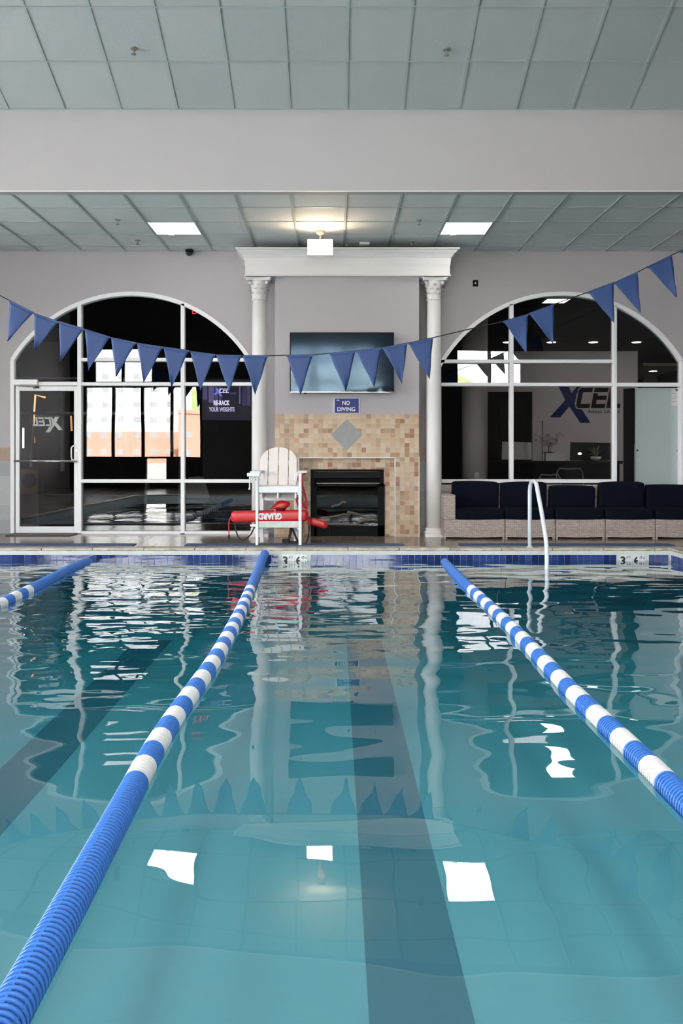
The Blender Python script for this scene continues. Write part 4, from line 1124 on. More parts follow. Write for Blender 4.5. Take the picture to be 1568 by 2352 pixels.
# rescue tube lying on the foot rest
YT = CY + 0.175
t = thing('rescue_tube', 'long red lifeguard rescue tube with white GUARD lettering across the chair foot rest', 'rescue tube', (-0.82, YT, 0.28))
def capsule(x0, x1, z0, z1, ry, rz, y, m, parent, name, n=10):
    pts = []; rs = []
    L = x1 - x0; r = rz
    for i in range(n + 1):
        a = math.pi / 2 * i / n; pts.append((x0 + r * 0.55 * (1 - math.sin(a)) - 0 + 0, a))
    P_ = []; RR = []
    for i in range(7):
        a = math.pi / 2 * i / 6; P_.append(x0 + 0.06 * (1 - math.cos(math.pi / 2 - a)) if False else x0 + 0.055 * (1 - math.cos(a)) ); RR.append(max(0.012, r * math.sin(a) ** 0.7 if a > 0 else 0.012))
    Q_ = [x1 - (p - x0) for p in reversed(P_)]; RQ = list(reversed(RR))
    xs = P_ + [x0 + L * 0.25, x0 + L * 0.5, x0 + L * 0.75] + Q_; rs = RR + [r, r, r] + RQ
    pts = [(x, y, z0 + (z1 - z0) * (x - x0) / L) for x in xs]
    vs_ = []; fs = []; seg = 20
    for (p, rr) in zip(pts, rs):
        k = rr / r
        for j in range(seg):
            a = 2 * math.pi * j / seg
            c, s = math.cos(a), math.sin(a)
            e = 0.55
            vs_.append((p[0], p[1] + ry * k * math.copysign(abs(c) ** e, c), p[2] + rz * k * math.copysign(abs(s) ** e, s)))
    for i in range(len(pts) - 1):
        for j in range(seg):
            j2 = (j + 1) % seg; fs.append((i * seg + j, i * seg + j2, (i + 1) * seg + j2, (i + 1) * seg + j))
    fs.append(tuple(range(seg))); fs.append(tuple((len(pts) - 1) * seg + j for j in range(seg)))
    return MB().add(vs_, fs).build(name, m, parent, smooth=True)
tzc = 0.3535
capsule(X_(530, YT), X_(708, YT), tzc - 0.008, tzc + 0.006, 0.05, 0.0725, YT, M_red, t, 'foam_body')
g = text('lettering', 'GUARD', 55 / 186.0, 15.0 / 186.0, M_text, t, (X_(619.5, YT - 0.05), YT - 0.0525, 0.352), bold=0.06, flip=True)
# tow strap, left
def ribbon(pts, wd, th=0.003):
    m = MB(); pts = [Vector(p) for p in pts]
    for a, b in zip(pts, pts[1:]):
        pass
    vs_ = []; fs = []
    n = len(pts)
    for i, p in enumerate(pts):
        d = (pts[min(n - 1, i + 1)] - pts[max(0, i - 1)]).normalized()
        s = d.cross(Vector((0, 1, 0)))
        if s.length < 0.1: s = d.cross(Vector((0, 0, 1)))
        s = s.normalized(); q = d.cross(s).normalized()
        for (i_, j_) in ((-1, -1), (1, -1), (1, 1), (-1, 1)): vs_.append(p + s * (i_ * wd / 2) + q * (j_ * th / 2))
    for i in range(n - 1):
        for k in range(4):
            k2 = (k + 1) % 4; fs.append((i * 4 + k, i * 4 + k2, (i + 1) * 4 + k2, (i + 1) * 4 + k))
    fs.append((0, 1, 2, 3)); fs.append(tuple((n - 1) * 4 + k for k in (3, 2, 1, 0)))
    return m.add(vs_, fs)
YL = YT - 0.02
ribbon([P(530, 1187, YL), P(526, 1194, YL), P(525, 1205, YL), P(526, 1237, YL)], 0.014).build('strap', M_redstrap, t, label='red strap end')
box('buckle', M_blackweb, X_(523, YL), X_(528.5, YL), YL - 0.005, YL + 0.005, Z_(1238.5, YL), Z_(1229, YL), t)
ribbon([P(538, 1200, YL), P(541, 1216, YL), P(546, 1232, YL), P(552, 1239, YL), P(559, 1241, YL), P(568, 1236, YL), P(577, 1226, YL), P(583, 1213, YL), P(587, 1199, YL)], 0.018).build('strap', M_blackweb, t, label='black looped strap')
# second part of the tube, folded out to the right
YF = YT + 0.12
fb = capsule(X_(711, YF), X_(752, YF), Z_(1196, YF), Z_(1206.5, YF), 0.045, 0.048, YF, M_red, t, 'folded_end')
MB().box(X_(706, YF), X_(712.5, YF), YF - 0.03, YF + 0.03, Z_(1206, YF), Z_(1188, YF)).build('clip', M_redstrap, t, bevel=0.004)
ribbon([P(709, 1203, YF), P(709.5, 1220, YF), P(707, 1238, YF), P(703, 1247, YF), P(698, 1250, YF - 0.02)], 0.02).build('strap', M_blackweb, t, label='black strap hanging to the deck')
ribbon([P(752, 1207, YF), P(756, 1216, YF), P(756, 1226, YF), P(754.5, 1247, YF)], 0.006).build('strap', M_blackweb, t)
# red cap resting on the tube
def cap():
    yc = YT + 0.0
    t = thing('red_hat', 'red soft hat with a dark underside lying on the rescue tube', 'hat', (X_(640, yc), yc, Z_(1170, yc)))
    top = [(615, 1174), (622, 1168), (629, 1159), (637, 1152.5), (646, 1150), (655, 1151.5), (664, 1154.5), (667.5, 1158), (666, 1163), (660, 1168), (655, 1172.5), (646, 1174), (634, 1171), (625, 1170)]
    pts = [(X_(a, yc), Z_(b, yc) + 0.009) for (a, b) in top]
    cx_ = sum(p[0] for p in pts) / len(pts); cz_ = sum(p[1] for p in pts) / len(pts)
    mb = MB(); n = len(pts); vs_ = []; fs = []
    lv = [(-0.055, 0.25), (-0.05, 0.55), (-0.035, 0.82), (-0.012, 0.98), (0.012, 0.98), (0.035, 0.82), (0.05, 0.5)]
    for (dy, s) in lv:
        for (x, z) in pts: vs_.append((cx_ + (x - cx_) * s, yc + dy, cz_ + (z - cz_) * s))
    for i in range(len(lv) - 1):
        for k in range(n):
            k2 = (k + 1) % n; fs.append((i * n + k, i * n + k2, (i + 1) * n + k2, (i + 1) * n + k))
    fs.append(tuple(range(n))); fs.append(tuple((len(lv) - 1) * n + k for k in range(n)))
    mb.add(vs_, fs).build('crown', M_red, t, smooth=True, sub=1)
    MB().lathe([(0.0, -0.011), (0.05, -0.009), (0.062, 0.0), (0.06, 0.012), (0.0, 0.014)], (X_(645, yc), yc - 0.005, Z_(1174, yc) + 0.022), 18, cap=False).build('dark_underside', M_blackweb, t, smooth=True)
    MB().tube([P(628, 1170, yc - 0.055), P(630, 1175, yc - 0.065), P(627, 1182, yc - 0.062), P(631, 1188, yc - 0.062), P(634, 1180, yc - 0.062), P(632, 1173, yc - 0.06)], 0.0022, 5).build('drawstring', M_text, t)
cap()
# red webbing hung over the right arm
ya = CY + 0.25
t = thing('red_strap', 'red webbing strap hanging down from the right chair arm', 'strap', (-0.37, ya, 0.45))
ribbon([(X_(690, ya), ya, 0.870), P(686, 1092, ya), P(683.5, 1100, ya), P(686, 1109, ya), P(692, 1113, ya)], 0.02).build('webbing', M_redstrap, t)
ribbon([(-0.372, ya + 0.02, 0.878), P(694, 1092, ya + .02), P(694, 1116, ya + .02), P(699, 1132, ya + .02), P(703, 1148, ya + .02), P(704, 1160, ya + .02), P(704.5, 1168, ya + .02)], 0.024).build('webbing', M_redstrap, t)
ribbon([P(691, 1142, ya + .04), P(695, 1156, ya + .04), P(700, 1166, ya + .04), P(703, 1171, ya + .04), P(704, 1160, ya + .03)], 0.03).build('webbing', M_redstrap, t)
ribbon([P(682, 1141, ya + .0), P(681, 1150, ya), P(683, 1157, ya), P(688, 1160, ya), P(694, 1166, ya)], 0.022).build('webbing', M_redstrap, t)
ribbon([P(682.5, 1157, ya - .005), P(682, 1166, ya - .005)], 0.008).build('strap_end', M_blackweb, t)
# black harness on the deck
yh = 10.68
t = thing('black_harness', 'black webbing harness lying on the deck under the chair', 'harness', (X_(666, yh), yh, 0))
ribbon([P(668, 1212, yh), P(667, 1224, yh), P(664, 1236, yh), P(660, 1243, yh), P(655, 1246, yh)], 0.035, 0.012).build('webbing', M_blackweb, t)
ribbon([P(671, 1213, yh), P(676, 1226, yh), P(680, 1236, yh), P(684, 1244, yh)], 0.026, 0.01).build('webbing', M_blackweb, t)
MB().box(X_(648, yh), X_(666, yh), yh - 0.05, yh + 0.05, 0.0015, 0.055).build('buckle_pad', M_blackweb, t, bevel=0.012)
MB().box(X_(664, yh), X_(686, yh), yh - 0.04, yh + 0.04, 0.0015, 0.026).build('buckle_pad', M_blackweb, t, bevel=0.008)

# ------------------------------------------------------------------ sofas
def sofa_row():
    yf, yb = 11.235, 11.86; s = F / yf
    edges = [1018, 1159.5, 1275, 1389.5, 1504.5, 1620]
    names = ['grey wicker corner sofa unit with armrest beside the right column', 'grey wicker sofa unit second from the column, behind the handrail', 'grey wicker sofa unit third from the column, with a low back cushion', 'grey wicker sofa unit fourth from the column, with the tallest back cushion', 'grey wicker sofa unit at the right picture edge, fifth from the column']
    tops = [(1106, 1108), (1108, 1109), (1116, 1117), (1107.5, 1109), (1114.5, 1115)]
    for i in range(5):
        x0, x1 = (edges[i] - 770) / s + 0.006, (edges[i + 1] - 770) / s - 0.006
        t = thing('sofa', names[i], 'sofa', ((x0 + x1) / 2, yf, 0), 'wicker sofa units along the right window')
        zb, zt = 0.03, Z_(1193, yf)
        m = MB(); n = 12
        # slightly bowed wicker apron
        def bow(k): return -0.012 * math.sin(math.pi * k / n)
        for k in range(n):
            a = x0 + (x1 - x0) * k / n; b = x0 + (x1 - x0) * (k + 1) / n
            m.quad((a, yf, zb + bow(k)), (b, yf, zb + bow(k + 1)), (b, yf, zt + bow(k + 1) * 0.6), (a, yf, zt + bow(k) * 0.6))
            m.quad((a, yb, zb), (b, yb, zb), (b, yb, zt), (a, yb, zt))
            m.quad((a, yf, zt + bow(k) * 0.6), (b, yf, zt + bow(k + 1) * 0.6), (b, yb, zt), (a, yb, zt))
            m.quad((a, yf, zb + bow(k)), (b, yf, zb + bow(k + 1)), (b, yb, zb), (a, yb, zb))
        for x in (x0, x1): m.quad((x, yf, zb), (x, yb, zb), (x, yb, zt), (x, yf, zt))
        m.build('base', M_wicker, t, fix=False)
        for (x, y) in ((x0 + 0.001, yf + 0.002), (x1 - 0.026, yf + 0.002), (x0 + 0.001, yb - 0.03), (x1 - 0.026, yb - 0.03)):
            box('leg', M_wicker, x, x + 0.025, y, y + 0.025, 0.0005, zb + 0.02, t)
        bz = Z_(1113, 11.8)
        box('back_frame', M_wicker, x0, x1, yb - 0.075, yb, zt, bz, t, bevel=0.015)
        xs = x0
        if i == 0:
            xs = (1046 - 770) / s
            MB().box(x0, xs, yf, yb - 0.077, zt - 0.001, Z_(1136.5, yf)).build('armrest', M_wicker, t, bevel=0.012)
        ct = Z_(1171, yf + 0.02)
        xm = (xs + x1) / 2
        soft_box('seat_cushion', M_navy, (xm, (yf + yb - 0.14) / 2 + 0.0, (zt + ct) / 2 + 0.004), x1 - xs - 0.004, yb - 0.21 - yf + 0.06, ct - zt + 0.02, t, puff=0.04)
        yt_ = 11.60
        top = Z_((tops[i][0] + tops[i][1]) / 2, yt_)
        tilt = (0.10, 0.012 * (-1) ** i, 0.02 * (1 if i % 2 else -1))
        hgt = top - ct + 0.045
        soft_box('back_cushion', M_navy, (xm + (0.012 if i == 3 else 0), yt_ + 0.055, ct + hgt / 2 - 0.045), x1 - xs - (0.03 if i else 0.01), 0.15, hgt, t, rot=tilt, puff=0.25)
sofa_row()

# ------------------------------------------------------------------ lobby behind the right window
def lobby():
    y0 = DW + 0.16; xl, xr = 0.62, 7.0; zc = 3.6
    dark = mat('lobby_black', (0.004, 0.004, 0.004), 0.8, spec=0.1); lil = mat('lobby_wall', (0.40, 0.35, 0.36), 0.8)
    box('floor_lobby', mat('lobby_floor', (0.03, 0.03, 0.032), 0.3), xl - 0.1, xr + 0.1, y0, 20.1, -0.1, -0.001, label='dark lobby floor behind the right window', cat='floor', kind='structure')
    m = MB(); m.box(xl - 0.1, xr + 0.1, y0, 14.6, zc, zc + 0.15); m.box(xl - 0.1, xr + 0.1, 14.6, 20.1, 3.1, 3.25); m.box(xl - 0.1, xr + 0.1, 14.6, 14.65, 3.25, zc + 0.15)
    m.build('ceiling_lobby', dark, label='black lobby ceiling with a lowered soffit', cat='ceiling', kind='structure', fix=False)
    m = MB(); m.box(xl - 0.1, xl, y0, 20.1, 0, zc); m.box(xr, xr + 0.1, y0, 20.1, 0, zc); m.box(xl, xr, 20.0, 20.1, 0, 3.1)
    m.build('wall_lobby', dark, label='dark side and end walls of the lobby', cat='wall', kind='structure', fix=False)
    yw = 16.5
    x0, x1 = X_(1110, yw), X_(1464, yw)
    lw = box('wall_logo', lil, x0, x1, yw, yw + 0.12, 0, 3.099, label='lilac lobby wall behind the reception desk', cat='wall', kind='structure')
    t = thing('wall_logo_sign', 'blue and black XCEL Athletic Lifestyle logo on the lobby wall', 'sign', (X_(1345, yw), yw, Z_(930, yw)))
    logo(t, X_(1240 + 810 / 7.84, yw), yw - 0.0005, Z_(870 + 467 / 7.84, yw), 1270 / 7.84 * yw / F, mat('logo_blue', (0.005, 0.011, 0.075), 0.7, spec=0.05), mat('logo_black', (0.003, 0.003, 0.0035), 0.7, spec=0.05))
    # dark doorway
    t = thing('door_2', 'dark framed doorway in the lobby wall left of the logo', 'door', (X_(1170, yw), yw, 0), kind='structure')
    box('door_frame', M_black, X_(1112, yw), X_(1221, yw), yw - 0.03, yw - 0.001, 0, Z_(900, yw), t); box('door_leaf', mat('dark_glass_door', (0.012, 0.012, 0.010), 0.3, spec=0.1), X_(1147, yw), X_(1204, yw), yw - 0.04, yw - 0.031, 0, Z_(917, yw), t)
    t = thing('door_3', 'dark opening in the lobby wall right of the logo', 'door', (X_(1445, yw), yw, 0), kind='structure')
    box('door_leaf', M_blackm, X_(1432, yw), X_(1463, yw), yw - 0.03, yw - 0.001, Z_(1020, yw), Z_(893, yw), t)
    # round column
    yc = 13.0; xc = X_(1090, yc)
    t = thing('column', 'wide round lilac column standing inside the lobby', 'column', (xc, yc, 0), kind='structure')
    pc = mat('lobby_column', (0.50, 0.44, 0.43), 0.6)
    MB().lathe([(0.195, 0.0), (0.195, 3.18)], (xc, yc, 0), 32).build('shaft', pc, t, smooth=True)
    MB().lathe([(0.195, 3.17), (0.21, 3.185), (0.21, 3.20), (0.197, 3.215), (0.21, 3.235), (0.215, 3.26), (0.195, 3.27), (0.195, zc - 0.001)], (xc, yc, 0), 32).build('capital', pc, t)
    # ceiling panel and downlights
    yp = 13.45
    panel(0, 'square light panel in the black lobby ceiling behind the right arch', z=zc - 0.03, y0=yp + 0.05, x0=X_(1280, 13.6) - 0.2, grp=None, name='lobby_light', G=0.40)
    M_dl = mat('downlight_lens', (0.9, 0.9, 0.9), 0.4, emit=(1, 0.93, 0.85), estr=14.0)
    for n, (px, yy, py) in enumerate(((1165, 15.1, 785), (1266, 15.1, 785), (1362, 15.1, 784.5), (1461, 15.1, 784.5), (1499, 17.6, 852))):
        z = 3.1 if n < 4 else 2.83
        x = X_(px, yy)
        lb = ['round downlight in the lobby soffit, first from the round column', 'round downlight in the lobby soffit, second from the round column', 'round downlight in the lobby soffit, third from the round column', 'round downlight in the lobby soffit, fourth from the round column', 'round downlight low at the right, over the corridor beyond the glass screen'][n]
        d = thing('downlight', lb, 'light', (x, yy, z), 'round downlights in the lobby')
        MB().lathe([(0.09, -0.012), (0.09, 0.0)], (x, yy, z - 0.001), 20).build('trim_ring', M_white, d); MB().lathe([(0.075, -0.016), (0.075, -0.0125)], (x, yy, z), 20).build('lens', M_dl, d)
    box('ceiling_corridor', mat('corridor_ceiling', (0.10, 0.09, 0.05), 0.8), X_(1477, 16.6), xr, 16.62, 20, 2.83, 2.88, label='low olive corridor ceiling at the right of the lobby', cat='ceiling', kind='structure')
    box('wall_corridor', mat('corridor_wall', (0.05, 0.045, 0.035), 0.8), X_(1477, 18.6), xr, 18.6, 18.7, 0, 2.829, label='dim corridor end wall at the right of the lobby', cat='wall', kind='structure')
    # desk
    yd = 14.3
    t = thing('reception_desk', 'long black reception desk in the lobby', 'desk', (X_(1270, yd), yd, 0))
    dz = Z_(1059, yd)
    box('counter', M_black, X_(1118, yd), X_(1430, yd), yd, yd + 0.75, dz - 0.045, dz, t, bevel=0.005); box('front_panel', M_blackm, X_(1124, yd), X_(1424, yd), yd + 0.04, yd + 0.08, 0, dz - 0.045, t); box('side_panel', M_blackm, X_(1124, yd), X_(1128, yd), yd + 0.08, yd + 0.7, 0, dz - 0.045, t)
    box('side_panel', M_blackm, X_(1420, yd), X_(1424, yd), yd + 0.08, yd + 0.7, 0, dz - 0.045, t)
    grey = mat('white_screen_back', (0.42, 0.41, 0.41), 0.6)
    def monitor(px0, px1, py0, py1, y, m, label):
        x0, x1, z0, z1 = X_(px0, y), X_(px1, y), Z_(py1, y), Z_(py0, y)
        t = thing('computer_monitor', label, 'monitor', ((x0 + x1) / 2, y, dz), None)
        MB().add([(x0, y, z0), (x1, y, z0), (x1 + 0.01, y, z1), (x0 + 0.01, y, z1 + 0.01), (x0, y + 0.03, z0), (x1, y + 0.03, z0), (x1 + 0.01, y + 0.03, z1), (x0 + 0.01, y + 0.03, z1 + 0.01)], [(0, 1, 2, 3), (7, 6, 5, 4), (0, 4, 5, 1), (1, 5, 6, 2), (2, 6, 7, 3), (3, 7, 4, 0)]).build('display', m, t)
        xm = (x0 + x1) / 2
        box('stand', M_black, xm - 0.03, xm + 0.03, y + 0.031, y + 0.05, dz + 0.01, z0 + 0.1, t); box('foot', M_black, xm - 0.1, xm + 0.1, y - 0.02, y + 0.1, dz + 0.0005, dz + 0.012, t)
        return t
    monitor(1152, 1221, 1016, 1055.5, yd + 0.12, grey, 'white backed monitor at the left of the reception desk')
    monitor(1309, 1404, 1017, 1057.5, yd + 0.35, M_black, 'wide black monitor at the right of the reception desk')
    bx = box('paper_box', grey, X_(1253, yd + .1), X_(1297, yd + .1), yd + 0.1, yd + 0.2, dz + 0.0005, Z_(1041, yd + .1), label='low white box on the reception desk before the orchid', cat='box')
    # acrylic screen posts
    for n, px in enumerate((1224, 1247.5)):
        box('acrylic_screen', mat('acrylic_edge', (0.35, 0.33, 0.33), 0.3), X_(px - 0.8, yd), X_(px + 0.8, yd), yd + 0.02, yd + 0.08, dz + 0.0005, Z_(967, yd), label=['thin upright acrylic screen edge beside the white monitor', 'thin upright acrylic screen edge before the orchid'][n], cat='screen')
    # orchid
    yo = yd + 0.35; xo = X_(1259, yo)
    t = thing('orchid', 'potted orchid with pale blossoms on the reception desk', 'plant', (xo, yo, dz))
    MB().lathe([(0.035, 0.0), (0.05, 0.08), (0.055, 0.11), (0.05, 0.11), (0.0, 0.10)], (xo, yo, dz + 0.001), 16).build('pot', mat('orchid_pot', (0.2, 0.18, 0.18), 0.5), t, smooth=True)
    stem = mat('orchid_stem', (0.03, 0.025, 0.02), 0.7); petal = mat('orchid_petal', (0.33, 0.27, 0.28), 0.7); green = mat('dark_leaf', (0.02, 0.035, 0.02), 0.6)
    tips = []
    for k in range(4):
        a = R.uniform(-0.05, 0.05); pts = [Vector((xo + a * 0.3, yo, dz + 0.1)), Vector((xo + a, yo, dz + 0.25)), Vector((xo + a * 2 + (k - 1.5) * 0.05, yo + R.uniform(-.05, .05), dz + 0.36)), Vector((xo + (k - 1.5) * 0.115, yo + R.uniform(-.05, .05), dz + 0.36 + R.uniform(-0.03, 0.1)))]
        MB().tube(pts, 0.004, 5).build('stem', stem, t); tips += pts[2:]
    mb = MB(); 
    for k in range(5):
        a = k * 2 * math.pi / 5; c, s = math.cos(a), math.sin(a)
        mb.add([(0, 0, 0), (c * 0.02 - s * 0.012, -0.006, s * 0.02 + c * 0.012), (c * 0.034, -0.002, s * 0.034), (c * 0.02 + s * 0.012, -0.006, s * 0.02 - c * 0.012)], [(0, 1, 2, 3)])
    fl, _ = mb.mesh('blossom', petal, True, origin=(0, 0, 0), fix=False)
    for k in range(42):
        b0 = R.choice(tips); o = link('blossom', fl, b0 + Vector((R.uniform(-.07, .07), R.uniform(-.03, .03), R.uniform(-.09, .05))), t); o.rotation_euler = (R.uniform(-.5, .5), R.uniform(0, 6), R.uniform(-.5, .5))
    for k in range(5):
        a = k * 1.3; MB().tube([(xo, yo, dz + 0.1), (xo + 0.07 * math.cos(a), yo + 0.05 * math.sin(a), dz + 0.15), (xo + 0.14 * math.cos(a), yo + 0.1 * math.sin(a), dz + 0.12)], [0.01, 0.022, 0.004], 6, flat=0.25).build('leaf', green, t)
    # small bowl plant
    yo = yd + 0.2; xo = X_(1368, yo)
    t = thing('potted_plant', 'small green plant in a white bowl before the black monitor', 'plant', (xo, yo, dz))
    MB().lathe([(0.03, 0.0), (0.08, 0.03), (0.09, 0.07), (0.075, 0.075), (0.0, 0.055)], (xo, yo, dz + 0.001), 18).build('bowl', mat('white_bowl', (0.5, 0.5, 0.48), 0.4), t, smooth=True)
    lf = mat('plant_leaf', (0.07, 0.09, 0.03), 0.6)
    for k in range(26):
        a = R.uniform(0, 6.28); r_ = R.uniform(0.03, 0.17); h_ = R.uniform(0.10, 0.27)
        e = Vector((xo + r_ * math.cos(a), yo + r_ * 0.6 * math.sin(a), dz + h_))
        MB().tube([Vector((xo, yo, dz + 0.055)), (Vector((xo, yo, dz + 0.06)) + e) / 2 + Vector((0, 0, 0.02)), e], [0.002, 0.012, 0.002], 5, flat=0.3).build('leaf', lf, t)
    # added glowing dot on a stem, stands in for a small light reflection
    t = thing('reflection_dot', 'tiny glowing dot for a light reflection on the reception desk before the black monitor', 'reflection', (X_(1331, yd + .2), yd + 0.2, dz))
    MB().tube([(X_(1331, yd + .2), yd + 0.2, dz + 0.001), (X_(1331, yd + .2), yd + 0.2, Z_(1044, yd + .2))], 0.008, 8).build('stem', M_black, t)
    MB().lathe([(0.005, -0.02), (0.028, -0.012), (0.03, 0.0), (0.022, 0.014), (0.004, 0.02)], (X_(1331, yd + .2), yd + 0.2, Z_(1042, yd + .2)), 14).build('glow_dot', mat('reflection_glow', (1, 1, 1), 0.5, emit=(1, 0.92, 0.8), estr=8), t, smooth=True)
    # wire chair backs by the window
    wire = mat('pale_wire', (0.35, 0.36, 0.38), 0.3, 0.7); mesh_ = mat('grey_mesh', (0.10, 0.105, 0.11), 0.6)
    def wchair(xc, yc, zt, wd, label, m2):
        t = thing('lobby_chair', label, 'chair', (xc, yc, 0), 'chairs inside the lobby window')
        h = wd / 2
        MB().tube([(xc - h - .03, yc, 0.45), (xc - h, yc, zt - 0.06), (xc - h + 0.04, yc, zt), (xc, yc, zt - 0.012), (xc + h - 0.04, yc, zt), (xc + h, yc, zt - 0.06), (xc + h + .03, yc, 0.45)], 0.010, 8).build('back_frame', wire, t, smooth=True)
        MB().plate([(xc - h - .02, 0.48), (xc + h + .02, 0.48), (xc + h - .01, zt - 0.05), (xc - h + .01, zt - 0.05)], yc - 0.003, yc + 0.003).build('backrest', m2, t)
        box('seat', m2, xc - h, xc + h, yc - 0.4, yc, 0.43, 0.46, t)
        for sx_ in (-1, 1):
            for y_ in (yc - 0.38, yc - 0.02): MB().tube([(xc + sx_ * (h - 0.02), y_, 0.43), (xc + sx_ * (h + 0.02), y_, 0.0)], 0.01, 6).build('leg', wire, t)
    wchair(X_(1262, 12.8), 12.8, Z_(1090, 12.8), 0.32, 'low wire framed lobby chair behind the handrail', mesh_)
    wchair(X_(1308, 13.4), 13.4, Z_(1076, 13.4), 0.40, 'dark lobby chair before the reception desk', M_blackm)
    # frosted glass screen
    yg = 12.06
    t = thing('frosted_glass_screen', 'pale frosted glass panel standing behind the right window', 'glass panel', (X_(1510, yg), yg, 0))
    fr = mat('frosted_glass', (0.36, 0.43, 0.43), 0.35)
    box('panel', fr, X_(1458, yg), X_(1560.5, yg), yg, yg + 0.02, 0.0, Z_(891, yg), t)
    MB().add([(X_(1432, 13.2), 13.2, 0), (X_(1457.5, yg), yg + .03, 0), (X_(1457.5, yg), yg + .03, Z_(891, yg)), (X_(1432, 13.2), 13.2, Z_(893, 13.2)), (X_(1432, 13.2), 13.22, 0), (X_(1457.5, yg), yg + .05, 0), (X_(1457.5, yg), yg + .05, Z_(891, yg)), (X_(1432, 13.2), 13.22, Z_(893, 13.2))], [(0, 1, 2, 3), (7, 6, 5, 4), (0, 4, 5, 1), (1, 5, 6, 2), (2, 6, 7, 3), (3, 7, 4, 0)]).build('side_panel', M_blackm, t)
    for px in (1463.5, 1556):
        for (py, r_, mm) in ((1034.5, 0.013, M_black), (1050, 0.027, mat('frosted_spot', (0.33, 0.40, 0.41), 0.3))):
            o = MB().lathe([(r_, 0), (r_, 0.006)], (0, 0, 0), 14).build('knob', mm, t); o.rotation_euler = (math.pi / 2, 0, 0); o.location = Vector((X_(px, yg), yg - 0.001, Z_(py, yg))) - WLOC[t.name]
    pp = thing('notice', 'white paper notice taped to the frosted glass panel', 'paper', (X_(1551, yg), yg, Z_(912, yg)))
    box('sheet', mat('notice_paper', (0.52, 0.53, 0.52), 0.7), X_(1541.5, yg), X_(1560, yg), yg - 0.0022, yg - 0.0005, Z_(932, yg), Z_(892.5, yg), pp)
    for k in range(5): box('print_line', M_ink if k == 0 else mat('grey_ink', (0.2, 0.2, 0.2), 0.6), X_(1551 if k == 0 else 1543, yg), X_(1559.5 if k == 0 else 1551 + R.uniform(0, 5), yg), yg - 0.003, yg - 0.0022, Z_(898 + k * 6 + (0 if k else 0.5), yg), Z_((894 if k == 0 else 897) + k * 6, yg), pp)
lobby()

